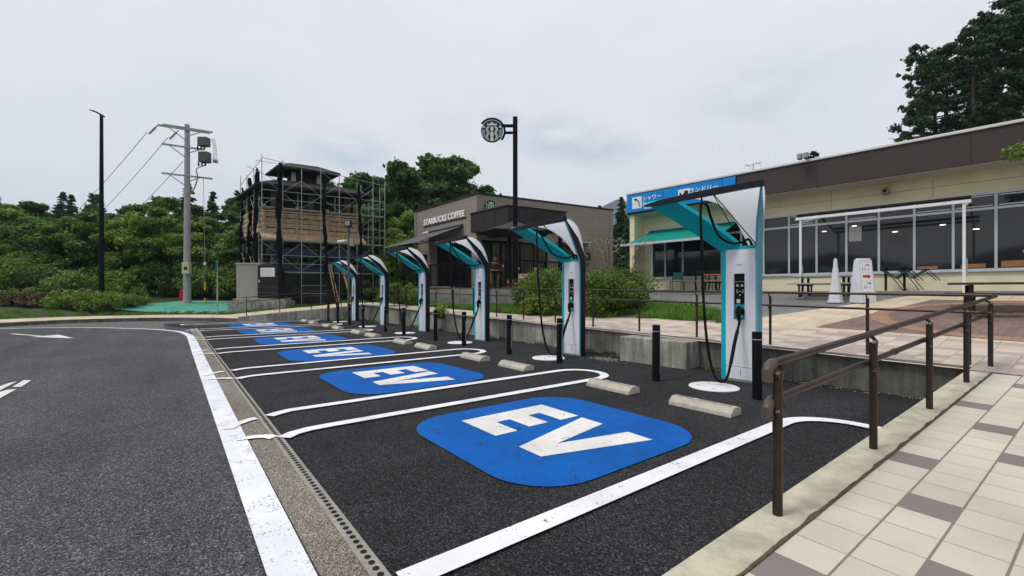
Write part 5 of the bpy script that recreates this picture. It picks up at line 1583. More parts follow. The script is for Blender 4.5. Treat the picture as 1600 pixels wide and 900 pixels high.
for a in FU: post(a, 0, TOPZ[a])
for a in FU[::2]: post(a, .13, TOPZ[a] - 1.3)
for b_ in FV: post(0, b_, 8.3 + .25 * (b_ > .9)); post(1.0, b_, 8.1); post(1.12, b_, 8.0)
post(1.12, 0, 8.05); post(1.12, .13, 7.9)
for a in (.33, .67): post(a, 1.0, 7.9)


def ledger(p, q, r=.015, nm='ledger'): MB().tube([p, q], r, 6).build(nm, GALV, scf)


for z in lev:
    for dz in (0, .45, .9):
        ledger(Q(0, 0, z + dz), Q(1.12, 0, z + dz))
        ledger(Q(0, 0, z + dz), Q(0, 1.0, z + dz)); ledger(Q(1.12, 0, z + dz), Q(1.12, 1.0, z + dz))
    MB().prism([Q(.0, .02, 0)[:2], Q(1.1, .02, 0)[:2], Q(1.1, .15, 0)[:2], Q(0, .15, 0)[:2]], z - .06, z).build('platform', mat('deck_steel', (.22, .23, .23), .6, .2, var=.2, vs=4), scf)
for z in lev:
    for a, b_ in zip(FU[:-1:2], FU[2::2]):
        ledger(Q(a, 0, z + .05), Q(b_, 0, z + 1.6), .010, 'brace'); ledger(Q(a, 0, z + 1.6), Q(b_, 0, z + .05), .010, 'brace')
    for a, b_ in ((0, .34), (.34, .67), (.67, 1)):
        ledger(Q(0, a, z + .05), Q(0, b_, z + 1.6), .010, 'brace'); ledger(Q(1.12, a, z + 1.6), Q(1.12, b_, z + .05), .010, 'brace')
ledger(Q(-.05, 0, 8.35), Q(.6, 0, 8.3)); ledger(Q(0, 0, 8.55), Q(1.1, 0, 7.85)); ledger(Q(0, 0, 8.5), Q(0, 1.0, 8.0)); ledger(Q(1.0, 0, 7.9), Q(1.12, 1.0, 7.7)); ledger(Q(-.12, .0, 8.0), Q(.45, .3, 7.1)); ledger(Q(.5, 0, 8.2), Q(1.0, .5, 7.4))
for z in (1.25, 1.7): ledger(Q(.33, 0, z), Q(.55, 0, z))
for i, z in enumerate((2.72, 3.55)):
    for a, b_ in ((.08, .46), (.50, .78), (.8, .98)):
        MB().prism([Q(a, .05, 0)[:2], Q(b_, .05, 0)[:2], Q(b_, .06, 0)[:2], Q(a, .06, 0)[:2]], z - .28, z + .22).build('blue_board', mat('blue_board', (.012, .028, .055), .6, var=.3, vs=3), scf)
# bundled black netting tied to the standards
NLAB = ['on the near left corner of the scaffold', 'on the second front upright of the scaffold', 'on the middle of the scaffold front', 'right of the middle on the scaffold front', 'on the right-hand return of the scaffold', 'on the left side of the scaffold, nearer the corner', 'on the left side of the scaffold, at the rear']
for k, (a, b_, zt, zb, r) in enumerate(((-.03, .08, 8.1, 2.5, .22), (.14, -.02, 8.35, 1.9, .27), (.53, -.02, 7.8, 2.2, .17), (.86, -.02, 7.7, 2.6, .20), (1.16, .2, 7.5, 3.0, .18), (0, .55, 8.0, 2.4, .24), (0, .95, 7.8, 2.2, .20))):
    p = []; rs = []; n = 22
    for i in range(n + 1):
        f = i / n; z = zt + (zb - zt) * f
        q = Q(a, b_, z); pn = abs(sin(f * 3.2 * pi + k)) ** .6
        p.append((q[0] + .05 * sin(7 * f + k), q[1] + .05 * cos(5 * f + k), z)); rs.append(max(.025, .54 * r * (.35 + .75 * pn) * (.6 if i in (0, n) else 1)))
    nb = MB().tube(p, rs, 9)
    nb.v = [(v[0] + .05 * noise.noise(Vector(v) * 3), v[1] + .05 * noise.noise(Vector(v) * 3 + Vector((9, 0, 0))), v[2]) for v in nb.v]
    o = nb.build('rolled_netting', mat('black_netting', (.007, .006, .010), .95, spec=.1, var=.4, vs=6), None)
    o.location = (S0.x, S0.y, 0); tag(o, 'bundle of black safety netting tied ' + NLAB[k], 'netting', 'black netting bundles tied to the scaffold')
# timber tower inside
tw = thing('timber_tower', 'old square timber lookout tower with a hipped dark roof, inside the scaffold', 'tower', (S0.x, S0.y, 0), 0)


def ring_prism(a0, a1, b0_, b1_, z0, z1, nm, m_, bevel=0): return MB().prism([Q(a0, b0_, 0)[:2], Q(a1, b0_, 0)[:2], Q(a1, b1_, 0)[:2], Q(a0, b1_, 0)[:2]], z0, z1).build(nm, m_, tw, bevel=bevel)


for a in (.17, .5, .85):
    for b_ in (.32, .85):
        q = Q(a, b_, 0); MB().tube([(q[0], q[1], sb0), (q[0], q[1], 7.3)], .20, 10).build('column', mat('tower_column', (.12, .10, .08), .8, var=.3, vs=3), tw)
ring_prism(.02, .98, .22, .98, 4.45, 4.65, 'floor_slab', DARKP); ring_prism(.05, .95, .24, .96, 2.3, 2.42, 'floor_slab', DARKP)
for i in range(5):
    z = 4.72 + .29 * i
    ring_prism(.03, .97, .21, .225, z, z + .23, 'plank', WOOD); ring_prism(.02, .035, .22, .97, z, z + .23, 'plank', WOOD)
    ring_prism(.965, .98, .22, .97, z, z + .23, 'plank', WOOD)
for a in (.06, .34, .62, .94): ring_prism(a - .012, a + .012, .198, .21, 4.6, 6.25, 'plank_post', WOOD)
MB().add([Q(.02, .12, 4.35), Q(.98, .12, 4.35), Q(.98, .22, 4.72), Q(.02, .22, 4.72), Q(.02, .12, 4.28), Q(.98, .12, 4.28)], [(0, 1, 2, 3), (4, 5, 1, 0)]).build('skirt_boards', WOOD, tw)
ring_prism(.08, .92, .34, .9, 4.7, 7.2, 'dark_room', BLACKM)


def hip(a0, a1, b0_, b1_, z0, ai0, ai1, bi0, bi1, z1, nm):
    vs = [Q(a0, b0_, z0), Q(a1, b0_, z0), Q(a1, b1_, z0), Q(a0, b1_, z0), Q(ai0, bi0, z1), Q(ai1, bi0, z1), Q(ai1, bi1, z1), Q(ai0, bi1, z1)]
    vs += [(x_, y_, z_ - .12) for x_, y_, z_ in vs[:4]]
    return MB().add(vs, [(0, 1, 5, 4), (1, 2, 6, 5), (2, 3, 7, 6), (3, 0, 4, 7), (4, 5, 6, 7), (8, 9, 1, 0), (9, 10, 2, 1), (10, 11, 3, 2), (11, 8, 0, 3), (11, 10, 9, 8)]).build(nm, ROOFB, tw, smooth=False)


hip(-.04, 1.03, .04, 1.15, 7.25, .22, .76, .45, .75, 8.0, 'roof')
ring_prism(.37, .63, .5, .7, 7.9, 8.75, 'lantern_room', BLACKM)
for a in (.38, .62): ring_prism(a - .02, a + .02, .48, .5, 7.9, 8.75, 'lantern_post', GREY)
hip(.20, .80, .36, .86, 8.72, .36, .63, .55, .7, 9.2, 'lantern_roof')
# black hoarding round the foot
hd_ = thing('black_sheeting', 'wrinkled black sheeting hung round the foot of the tower', 'sheeting', (S0.x, S0.y, 0), 0)
mb = MB(); vs = []; nn_ = 60; mz = 8
for i in range(nn_ + 1):
    a = -.02 + 1.16 * i / nn_
    for j in range(mz + 1):
        z = sb0 - .2 + (2.40 - sb0 + .2) * j / mz
        q = Q(a, .03, z); d_ = .16 * noise.noise(Vector((a * 9 + z * 1.1, z * .9, 0))) + .07 * noise.noise(Vector((a * 30, z * 2, 4)))
        vs.append((q[0] + d_ * .6, q[1] - d_, z))
for b_ in (0.03, 1.0): pass
mb.add(vs, [(i * (mz + 1) + j, (i + 1) * (mz + 1) + j, (i + 1) * (mz + 1) + j + 1, i * (mz + 1) + j + 1) for i in range(nn_) for j in range(mz)])
mb.build('sheet', mat('black_sheet', (.003, .003, .0035), .5, spec=.3), hd_)
MB().prism([Q(-.02, .05, 0)[:2], Q(0, .05, 0)[:2], Q(0, 1.0, 0)[:2], Q(-.02, 1.0, 0)[:2]], sb0 - .3, 2.4).build('side_sheet', MATS['black_sheet'], hd_)
MB().prism([Q(1.12, .05, 0)[:2], Q(1.14, .05, 0)[:2], Q(1.14, 1.0, 0)[:2], Q(1.12, 1.0, 0)[:2]], sb0 - .3, 2.4).build('side_sheet', MATS['black_sheet'], hd_)
for k, (a, la) in enumerate(((.56, 'leftmost leaning plank against the black sheeting'), (.585, 'middle leaning plank against the black sheeting'), (.70, 'plank leaning alone right of the others on the black sheeting'))):
    q0 = Q(a + .05, -.10, sb0); q1 = Q(a, .0, 3.1 - .2 * k)
    o = MB().bar(q0, q1, .14, .03).build('leaning_plank', WOOD); o.location = (S0.x, S0.y, 0); tag(o, la, 'plank', 'planks leaning on the sheeting')

# cabinets, camera pole
x, y = C(-14.05, 24.3); g0 = th(x, y)
cb = thing('control_cabinet', 'pale grey metal cabinet left of the dark locker', 'cabinet', (x, y, .95), TH + R(8))
MB().box(-.62, .55, -.5, .5, 0, 1.85).build('cabinet_body', mat('cabinet_grey', (.36, .36, .32), .6, var=.06, vs=3), cb, bevel=.01)
MB().box(-.67, .60, -.56, .56, 1.85, 1.93).build('cabinet_roof', MATS['cabinet_grey'], cb, bevel=.01)
MB().box(-.64, -.625, -.42, .42, .1, 1.75).build('side_door', GREY, cb); MB().box(.42, .45, -.512, -.5, .1, 1.75).box(-.50, -.48, -.505, -.5, .1, 1.75).build('door_seam', GREY, cb)
x, y = C(-12.95, 24.1)
cb2 = thing('dark_locker', 'dark brown locker with a white notice, beside the pale cabinet', 'locker', (x, y, 1.0), TH + R(6))
MB().box(-.50, .52, -.45, .45, 0, 1.75).build('locker_body', DARKP, cb2, bevel=.01)
MB().box(-.36, .36, -.462, -.45, 1.15, 1.62).build('notice', WPAINT, cb2)
nt_ = MB()
for j in range(6):
    for i in range(7 - (j % 3)): nt_.box(-.32 + .09 * i, -.32 + .09 * i + .06, -.465, -.462, 1.20 + .065 * j, 1.215 + .065 * j)
nt_.build('notice_print', GREY, cb2)
MB().box(-.44, -.40, -.48, -.45, .85, .98).build('handle', WPAINT, cb2)
MB().box(-.47, .49, -.455, -.45, .6, .605).box(-.47, .49, -.455, -.45, .3, .305).build('panel_seams', GREY, cb2)
x, y = C(-13.3, 24.05)
o = MB().box(-1.5, 1.35, -.72, .7, -.5, .22).box(-1.3, 1.2, -.62, .6, .22, .33).build('concrete_plinth', CONC, None, bevel=.02)
o.location = (x, y, .66); o.rotation_euler = (0, 0, TH + R(7)); tag(o, 'stepped concrete base under the two cabinets', 'plinth')
x, y = C(-7.0, 19.2)
lp = thing('camera_pole', 'slim grey pole with a floodlight and white camera before the scaffold', 'pole', (x, y, th(x, y)), TH)
hz = 4.15 - th(x, y)
MB().tube([(0, 0, 0), (0, 0, hz)], .055, 10).build('pole', mat('pole_grey', (.10, .10, .105), .5), lp)
MB().box(-.13, .13, -.15, .08, hz - .02, hz + .26).build('lamp_head', DARKP, lp, bevel=.02)
MB().box(-.10, .10, -.155, -.15, hz + .02, hz + .22).build('lamp_glass', GREY, lp)
MB().tube([(0, 0, hz - .6), (-.28, -.05, hz - .6)], .02, 6).tube([(-.15, -.05, hz - .62), (-.42, -.16, hz - .68)], .055, 8).build('cctv_camera', WPAINT, lp)
MB().box(.05, .22, -.08, .08, hz - .85, hz - .5).build('junction_box', mat('beige_plastic', (.28, .26, .2), .6), lp, bevel=.01)

# ------------------------------------------------------------------ utility pole, lamp post, signs on the left
x, y = C(-18.85, 26.0); g0 = th(x, y)
up = thing('utility_pole', 'concrete utility pole with crossarms and transformers above the green ground sheet', 'utility pole', (x, y, g0), TH)
PH = 11.05 - g0
MB().tube([(0, 0, -.3), (0, 0, PH)], [.20, .125], 16).build('pole', POLEC, up)
bd = MB()
for z in (4.1, 4.25, 6.2, 6.35, 7.1, 8.6, 9.2, 9.9): bd.lathe([(.205 - .0068 * z, z), (.205 - .0068 * z, z + .05)], 14)
bd.build('pole_bands', GREY, up)
SLP = -.30
cr_ = lambda x_, z_: (x_, -.12 - .25 * x_, z_)
cr_ = lambda x_, z_: (x_ * .86, -.17 + .55 * x_, z_)
for z, a, b_ in ((PH - .33, -1.22, 1.15), (PH - .25, -1.0, 1.3), (PH - 1.35, -1.05, .9), (PH - 3.0, -1.05, 1.3)):
    MB().bar(cr_(a, z), cr_(b_, z), .085, .09).build('crossarm', GALV, up)
for z in (PH - 1.35, PH - 3.0, PH - .35): MB().bar(cr_(-.75, z), (-.05, -.12, z - .55), .045).bar(cr_(.75, z), (.08, -.12, z - .35), .045).build('arm_brace', GALV, up)
for xx, zc, h in ((.88, PH - .90, .52), (.92, PH - 1.80, .62)):
    p = cr_(xx, zc); MB().box(p[0] - .27, p[0] + .27, p[1] - .2, p[1] + .2, zc - h / 2, zc + h / 2).build('transformer', mat('transformer_grey', (.10, .11, .10), .6), up, bevel=.03)
    bs = MB()
    for k in range(3): q = (p[0] - .2 + .2 * k, p[1] - .24, zc - h / 2 - .02); bs.tube([q, (q[0], q[1], q[2] - .22)], [.03, .055], 8)
    bs.build('bushings', BLACK, up)
for k, dx in enumerate((.0, .12, .24)):
    q0 = cr_(1.25 + dx * .5, PH - .6); MB().tube(smooth_path([q0, (q0[0] + .12, q0[1], q0[2] - .6), (q0[0] + .1 + .03 * k, q0[1], q0[2] - 1.25)], 5), .012, 6).tube([(q0[0] + .1 + .03 * k, q0[1], q0[2] - 1.25), (q0[0] + .12 + .03 * k, q0[1], q0[2] - 1.45)], [.03, .05], 6).build('jumper_lead', BLACK, up)
MB().tube(smooth_path([cr_(.95, PH - 2.25), (.9, -.5, PH - 2.7), (.95, -.5, PH - 3.2), (.6, -.3, PH - 3.8), (.15, -.1, PH - 4.1)], 6), .035, 6).build('service_cable', GREY, up)
INS = [cr_(-1.20, PH - .33), cr_(-.30, PH - .45), cr_(-1.0, PH - 1.35)]
for q in INS[:2]:
    e_ = (q[0] - .36, q[1] - .2, q[2] - .58); MB().tube([q, e_], .022, 6).build('strain_rod', BLACK, up)
    ib = MB(); qa, qb = Vector(q), Vector(e_)
    for f in (.3, .45, .6, .75, .9): c_ = qa.lerp(qb, f); d_ = (qb - qa).normalized() * .02; ib.tube([c_ - d_, c_ + d_], .07, 8)
    ib.build('insulator', BLACK, up)
MB().box(-.02, .40, -.42, -.18, 1.72, 2.38).build('meter_box', mat('meter_beige', (.50, .45, .28), .5), up, bevel=.02)
MB().box(.12, .30, -.426, -.42, 1.95, 2.12).build('meter_window', BLACKM, up)
# wires running away behind the trees
for k, (q, ue, ve) in enumerate(((Vector(INS[0]) + Vector((-.42, -.25, -.5)), 60, 374), (Vector(INS[1]) + Vector((-.42, -.25, -.5)), 95, 378), (Vector(cr_(-.1, PH - 2.2)), 140, 378))):
    Zf = 75; e_ = C((ue - 800) / 700 * Zf, Zf); ez = 1.35 + (456 - ve) / 700 * Zf
    a = Vector((x, y, g0)) + Matrix.Rotation(TH, 3, 'Z') @ q; b_ = Vector((*e_, ez)); pts = [a.lerp(b_, i / 16) - Vector((0, 0, 1.0 * 4 * (i / 16) * (1 - i / 16))) for i in range(17)]
    o = MB().tube(pts, .016, 5).build('power_line', BLACK); tag(o, ('topmost', 'middle', 'lowest')[k] + ' of the three wires running left from the utility pole', 'wire', 'wires from the utility pole')
gw = thing('guy_guard', 'yellow and black banded guard on the stay wire beside the utility pole', 'stay wire', (*C(-17.75, 25.9), .5), TH)
MB().tube([(0, 0, 0), (0, 0, .5)], .05, 8).tube([(0, 0, .95), (0, 0, 1.4)], .05, 8).build('yellow_bands', YEL, gw); MB().tube([(0, 0, .5), (0, 0, .95)], .05, 8).build('black_band', BLACK, gw)
MB().tube([(0, 0, 1.4), (0, 0, 2.45), (-.15, .1, 7.4)], .014, 5).build('wire', GREY, gw); MB().lathe([(.06, 2.4), (.08, 2.45), (.06, 2.55), (.0001, 2.57)], 10).build('clamp', WPAINT, gw)
rx_ = thing('red_box', 'red box on short legs behind the foot of the utility pole', 'box', (*C(-19.65, 26.8), .45), TH)
MB().box(-.16, .16, -.14, .14, .18, .98).build('box_body', RED, rx_, bevel=.01); MB().box(-.13, .13, -.10, .10, 0, .18).build('base', DARKP, rx_); MB().box(.08, .12, -.15, -.14, .55, .65).build('handle', GREY, rx_)

x, y = C(-21.9, 23.9); g0 = th(x, y)
sl_ = thing('street_lamp', 'tall thin dark street lamp among the trees on the left', 'street lamp', (x, y, g0), TH)
HL = 10.75 - g0
MB().tube([(0, 0, -.2), (0, 0, HL)], [.125, .075], 12).build('post', BLACK, sl_)
MB().tube([(0, 0, 0), (0, 0, .9)], .145, 12).build('base', BLACK, sl_)
hdm = MB()
for i in range(7):
    pass
hdm.add([(.16, -.06, HL - .10), (.16, .06, HL - .10), (.10, .08, HL + .02), (.10, -.08, HL + .02), (-.28, -.13, HL + .16), (-.28, .13, HL + .16), (-.30, .14, HL + .24), (-.30, -.14, HL + .24), (-.62, -.07, HL + .28), (-.62, .07, HL + .28), (-.60, .06, HL + .31), (-.60, -.06, HL + .31)],
        [(0, 1, 2, 3), (0, 4, 5, 1), (3, 2, 6, 7), (0, 3, 7, 4), (1, 5, 6, 2), (4, 8, 9, 5), (7, 6, 10, 11), (4, 7, 11, 8), (5, 9, 10, 6), (8, 11, 10, 9)]).build('lamp_head', BLACK, sl_, bevel=.01)

x, y = C(-14.6, 22.2)
ps = thing('road_sign', 'small blue road sign on a thin grey post at the far pavement', 'sign', (x, y, .18), TH - R(62))
MB().tube([(0, 0, 0), (0, 0, 2.72)], .032, 8).build('post', GALV, ps)
MB().box(-.30, .30, -.045, -.035, 2.15, 2.72).build('sign_plate', SIGNB, ps); MB().box(-.12, .12, -.048, -.045, 2.3, 2.6).build('symbol', WT, ps)
for k, (X_, Z_, sc_) in enumerate(((-25.4, 25.0, .60), (-24.0, 25.0, .68))):
    x, y = C(X_, Z_); hy = thing('yellow_hydrant', ('left' if k == 0 else 'right') + ' of two yellow domed hydrants in the undergrowth, ' + ('nearer the dry grass' if k == 0 else 'nearer the street lamp'), 'hydrant', (x, y, th(x, y)), 0, 'yellow hydrants in the undergrowth')
    hy.scale = (sc_,) * 3
    MB().lathe([(.11, 0), (.11, .62), (.15, .64), (.15, .70), (.10, .72)], 12).build('barrel', YEL, hy); MB().lathe([(.13, .72), (.12, .82), (.05, .90), (.04, .97), (.0001, .98)], 12).build('cap', YEL, hy)
    MB().tube([(-.2, 0, .5), (.2, 0, .5)], .055, 8).build('outlets', YEL, hy)
# turquoise ground sheet
gs = []
gpoly = [C(-21.4, 23.0), C(-17.5, 22.75), C(-13.6, 22.9), C(-13.6, 25.6), C(-16.5, 27.2), C(-19.5, 26.9)]
mb = MB(); c0 = (sum(p[0] for p in gpoly) / 6, sum(p[1] for p in gpoly) / 6)
vs = []; n = 12
rng = np.random.default_rng(9)
for i in range(n + 1):
    for j in range(len(gpoly) * 4):
        a = gpoly[j // 4]; b_ = gpoly[(j // 4 + 1) % 6]; f = (j % 4) / 4; p = (a[0] + (b_[0] - a[0]) * f, a[1] + (b_[1] - a[1]) * f)
        q = (c0[0] + (p[0] - c0[0]) * i / n, c0[1] + (p[1] - c0[1]) * i / n); vs.append((*q, th(*q) + .05 + .02 * noise.noise(Vector((q[0] * 2, q[1] * 2, 0)))))
m_ = len(gpoly) * 4
mb.add(vs, [(i * m_ + j, i * m_ + (j + 1) % m_, (i + 1) * m_ + (j + 1) % m_, (i + 1) * m_ + j) for i in range(n) for j in range(m_)])
tag(mb.build('ground_sheet', TURQ), 'turquoise green sheet laid over the bank round the utility pole', 'ground sheet')

# ------------------------------------------------------------------ vegetation
# undergrowth and trees on the left
rs = random.Random(5)
TL_ = ['broad green tree', 'leafy tree', 'bushy green tree', 'rounded tree', 'spreading tree']
cnt = 0
for i in range(15):                                              # front belt
    f = i / 14; X_ = -46 + 27.5 * f + rs.uniform(-.6, .6); Z_ = 29.5 + rs.uniform(-1.0, 1.0) + (3.0 if i > 11 else 0) - (6 - 6 * f if f < .3 else 0) * .4
    H_ = rs.uniform(5.0, 6.6) * (1.0 if i < 11 else .95)
    tree('bl_light' if i % 2 == 1 else 'bl_mid', i, X_, Z_, H_, 'green tree in the front belt of the left woodland', 'broadleaf_tree', 'front trees of the woodland on the left', wide=1.12)
for i in range(16):
    X_ = -60 + 2.75 * i + rs.uniform(-.8, .8); Z_ = 35.5 + rs.uniform(-1.2, 1.2)
    tree('bl_dark', i, X_, Z_, rs.uniform(6.2, 7.6), 'dark broadleaf tree behind the front belt of the left woodland', 'broadleaf_tree', 'dark trees filling the woodland on the left')
for i in range(24):
    X_ = -66 + 2.2 * i + rs.uniform(-.7, .7); Z_ = 42 + rs.uniform(-2, 2)
    tree('con', i, X_, Z_, rs.uniform(8.2, 10.2) * (1.0 if i % 4 else 1.06), 'pointed dark conifer on the skyline of the left woodland', 'conifer_tree', 'conifers on the skyline of the left woodland', cat='conifer')
# behind the scaffold and coffee shop
for i, (X_, Z_, H_) in enumerate(((-13.2, 41, 10.5), (-10.3, 40, 11.5), (-7.2, 42, 13.0), (-4.9, 43, 13.2), (-3.4, 45, 11.0), (-9.0, 44, 12.2), (-16.5, 40, 10.0), (-19.5, 40, 9.5), (-11.8, 35, 9.5), (-8.8, 36, 10.5), (-22, 38, 9.0))):
    tree('bl_dark', i, X_, Z_, H_, 'dark tree in the grove rising behind the scaffold and coffee shop', 'grove_tree', 'dark trees behind the coffee shop', wide=1.1)
for i, (X_, Z_, H_) in enumerate(((-7.6, 29.5, 4.8), (-6.6, 31.5, 6.2), (-9.5, 31.5, 6.5), (-7.9, 27.6, 3.0))):
    tree('bl_light' if i in (0, 3) else 'bl_mid', i, X_, Z_, H_, 'young bright green tree between the scaffold and the coffee shop, ' + ('nearest the scaffold', 'tallest behind', 'behind the scaffold corner', 'smallest')[i], 'young_tree', 'young trees between scaffold and coffee shop')
for i, (X_, Z_, H_) in enumerate(((11.0, 45, 9.0), (8.6, 44, 8.0), (13.2, 46, 9.8), (10.0, 39, 6.0), (7.6, 39, 5.0))):
    tree('con', i, X_, Z_, H_ + 1, 'dark conifer in the gap between the two shops', 'conifer_tree', 'conifers in the gap between the shops', cat='conifer', z=.8)
# tall pines over the right-hand roof
for i, (X_, Z_, H_) in enumerate(((25.6, 28, 15.3), (27.7, 28.5, 16.0), (27.9, 27, 16.6), (30.3, 28, 17.5), (31.2, 27, 18.5), (33.5, 28, 20), (35.5, 28.5, 22), (32.6, 30.5, 19), (37.5, 28, 23), (35.0, 31, 21), (38.8, 30, 23), (29.3, 31, 16.5))):
    tree('pine', i, X_, Z_, H_, 'tall thin trunked pine standing behind the roof of the cream shop', 'pine_tree', 'tall pines behind the cream shop', z=1.3, cat='pine', wide=.92)
tree('con', 1, 24.2, 36, 11.3, 'tip of a small conifer showing above the fascia beside the floodlight', 'conifer_tree', z=1.3, cat='conifer')
_rng = np.random.default_rng(77)
x, y = C(13.4, 9.2); ot = thing('overhanging_tree', 'leafy tree whose lowest branch hangs in front of the right end of the fascia', 'tree', (x, y, .9), TH)
_c = np.stack([_rng.uniform(-2.5, 1.8, 60), _rng.uniform(-1.2, 1.2, 60), _rng.uniform(3.4, 5.6, 60)], 1); _c[:, 2] += np.where(_c[:, 0] < -1.6, (-1.6 - _c[:, 0]) * -.2, 0)
_c = _c[(_c[:, 0] > -1.7) | (_c[:, 2] < 4.1)]
obj('crown', mesh_from_quads('crown', leaf_cloud(_c, _rng.uniform(.14, .34, len(_c)), 7000, .045, _rng, .6, .2), L_MID), ot)
mb = MB().tube([(0, 0, -.2), (.05, 0, 2.2), (0, 0, 3.6), (.1, 0, 5.0)], [.10, .085, .06, .02], 8)
for _q in _c[::5]: mb.tube([(0, 0, 2.6 + .15 * (_q[2] - 3)), (_q[0] * .5, _q[1] * .5, (_q[2] + 3.0) / 2), tuple(_q)], [.035, .022, .008], 5)
mb.build('trunk', BARK, ot)

# hedge shrubs
def shrub(i, X_, Z_, W_, H_, label, m_, n=7000, size=.042, name='shrub', group=None, zz=None, depth=1.0):
    rng = np.random.default_rng(100 + i); x, y = C(X_, Z_); z = hp(x, y) if zz is None else zz
    k = 26; c = np.stack([rng.uniform(-.5, .5, k) * W_, rng.uniform(-.5, .5, k) * W_ * depth, rng.uniform(.15, .80, k) * H_], 1)
    c[:, 2] *= 1 - .35 * (np.abs(c[:, 0]) / (W_ * .5)) ** 2
    rr = rng.uniform(.20, .34, k) * H_
    q = leaf_cloud(c, rr, n, size, rng, .9, .35); q[:, :, 2] = np.maximum(q[:, :, 2], .0)
    t = thing(name, label, name.split('_')[-1], (x, y, z), TH, group)
    obj('foliage', mesh_from_quads('foliage', q, m_), t)
    st = MB()
    for a in range(9): aa = a * .7 + i; st.tube([(0.1 * cos(aa), .1 * sin(aa), -.05), (W_ * .3 * cos(aa), W_ * .25 * sin(aa), H_ * .55)], [.018, .008], 4)
    st.build('stems', BARK, t)
    return t


G_ = 'clipped azalea shrubs behind the handrail'
shrub(1, 3.05, 13.3, 1.5, 1.20, 'rounded shrub at the right end of the hedge, nearest the gap to the shop', L_HEDGE, 12000, group=G_)
shrub(2, 2.25, 14.0, 1.7, 1.35, 'second shrub from the right end of the hedge', L_HEDGE, 12000, group=G_)
shrub(3, 1.5, 15.4, 1.8, 1.45, 'tall bright shrub right of the second charger hood', L_HEDGE, 11000, group=G_)
shrub(4, 1.0, 16.2, 1.4, 1.40, 'shrub in front of the terrace, next to the black sign post', L_HEDGE, 11000, group=G_)
shrub(5, 3.6, 15.5, 2.0, 1.45, 'rear shrub between the hedge and the corner of the cream shop', L_HEDGE, 10000, group=G_)
shrub(6, 1.05, 14.2, 1.2, .7, 'low shrub in the grass below the terrace', L_HEDGE, 7000, group=G_)
shrub(7, -5.1, 20.6, 1.6, .95, 'yellowish shrub at the left end of the stone terrace edge', L_HEDGE, 6000, .04, zz=.85)
shrub(8, -2.2, 13.9, .25, .55, 'small upright seedling at the wall edge left of the second charger', L_LIGHT, 500, .03, name='seedling')
for i, (X_, Z_, W_, H_) in enumerate(((-25.5, 21.5, 2.2, .9), (-24.2, 22.3, 1.6, .8), (-27.0, 21.0, 2.5, 1.1), (-20.7, 24.2, 1.6, .8), (-22.8, 23.9, 1.9, 1.0))):
    x, y = C(X_, Z_); shrub(20 + i, X_, Z_, W_, H_, ('reddish dry bush at the far left kerb', 'smaller dry bush right of the reddish one', 'dry bush cut by the left edge', 'low green bush right of the street lamp', 'dry tangle round the foot of the street lamp')[i], L_DRY if i in (0, 1, 2) else (L_MID if i == 3 else L_DRY), 5000, .05, name='bush', zz=th(x, y))
for i in range(11):
    X_ = -40 + 2.35 * i; Z_ = (25.0 if i < 8 else 29.3) + rs.uniform(-.8, .8); x, y = C(X_, Z_)
    shrub(40 + i, X_, Z_, 3.2, 1.9 + rs.uniform(-.4, .5), 'dense green bush at the foot of the left woodland', L_MID if i % 2 else L_DARK, 6500, .085, name='bush', group='bushes along the edge of the left woodland', zz=th(x, y))
for i in range(7):
    X_ = -19.0 + 1.9 * i - 2; Z_ = 29.5 + rs.uniform(-.6, .6); x, y = C(X_, Z_)
    shrub(60 + i, X_, Z_, 2.8, 2.2, 'dark bush behind the cabinets and scaffold', L_DARK, 6000, .085, name='bush', group='dark bushes behind the scaffold', zz=th(x, y))
for i in range(8):
    X_ = -33 + 1.75 * i + rs.uniform(-.3, .3); Z_ = 22.9 + rs.uniform(-.4, .5) - (0 if i > 3 else .4 * (3 - i)); x, y = C(X_, Z_)
    shrub(80 + i, X_, Z_, 2.1, .85 + rs.uniform(-.25, .25), 'low green bush between the far left pavement and the woodland', L_MID if i % 3 else L_LIGHT, 4500, .06, name='bush', group='low bushes beyond the far left pavement', zz=th(x, y))
def reg_weed(rng, n):
    x = rng.uniform(-18.5, 1.9, n); y = .775 - .07 * rng.beta(1, 4, n)
    k = np.array([noise.noise(Vector((a * 1.7, 3.1, 0))) for a in x]) > .12
    return x[k], y[k]


tag(blades('weeds', 3600, reg_weed, .02, .09, GRASSM, 8, .007, lambda x, y: np.zeros_like(x) + .004), 'tiny weeds rooted in the joint at the foot of the retaining wall', 'weeds', kind='stuff')
rng = np.random.default_rng(12)
gn = 900; gx = np.concatenate([rng.uniform(-18, 1.9, gn), rng.normal(-2.95, .16, 260)]); gy = np.concatenate([.77 - .35 * rng.beta(1, 4, gn), rng.normal(.15, .10, 260)])
mb = MB()
for a, b_ in zip(gx, gy):
    r_ = rng.uniform(.003, .010); mb.box(a - r_, a + r_, b_ - r_ * .8, b_ + r_ * .8, .004, .004 + r_, Matrix.Translation((a, b_, 0)) @ Matrix.Rotation(rng.uniform(0, 3), 4, 'Z') @ Matrix.Translation((-a, -b_, 0)))
tag(mb.build('grit', mat('grit_tan', (.34, .30, .22), .9), smooth=False), 'loose pale grit lying along the foot of the retaining wall', 'grit', kind='stuff')
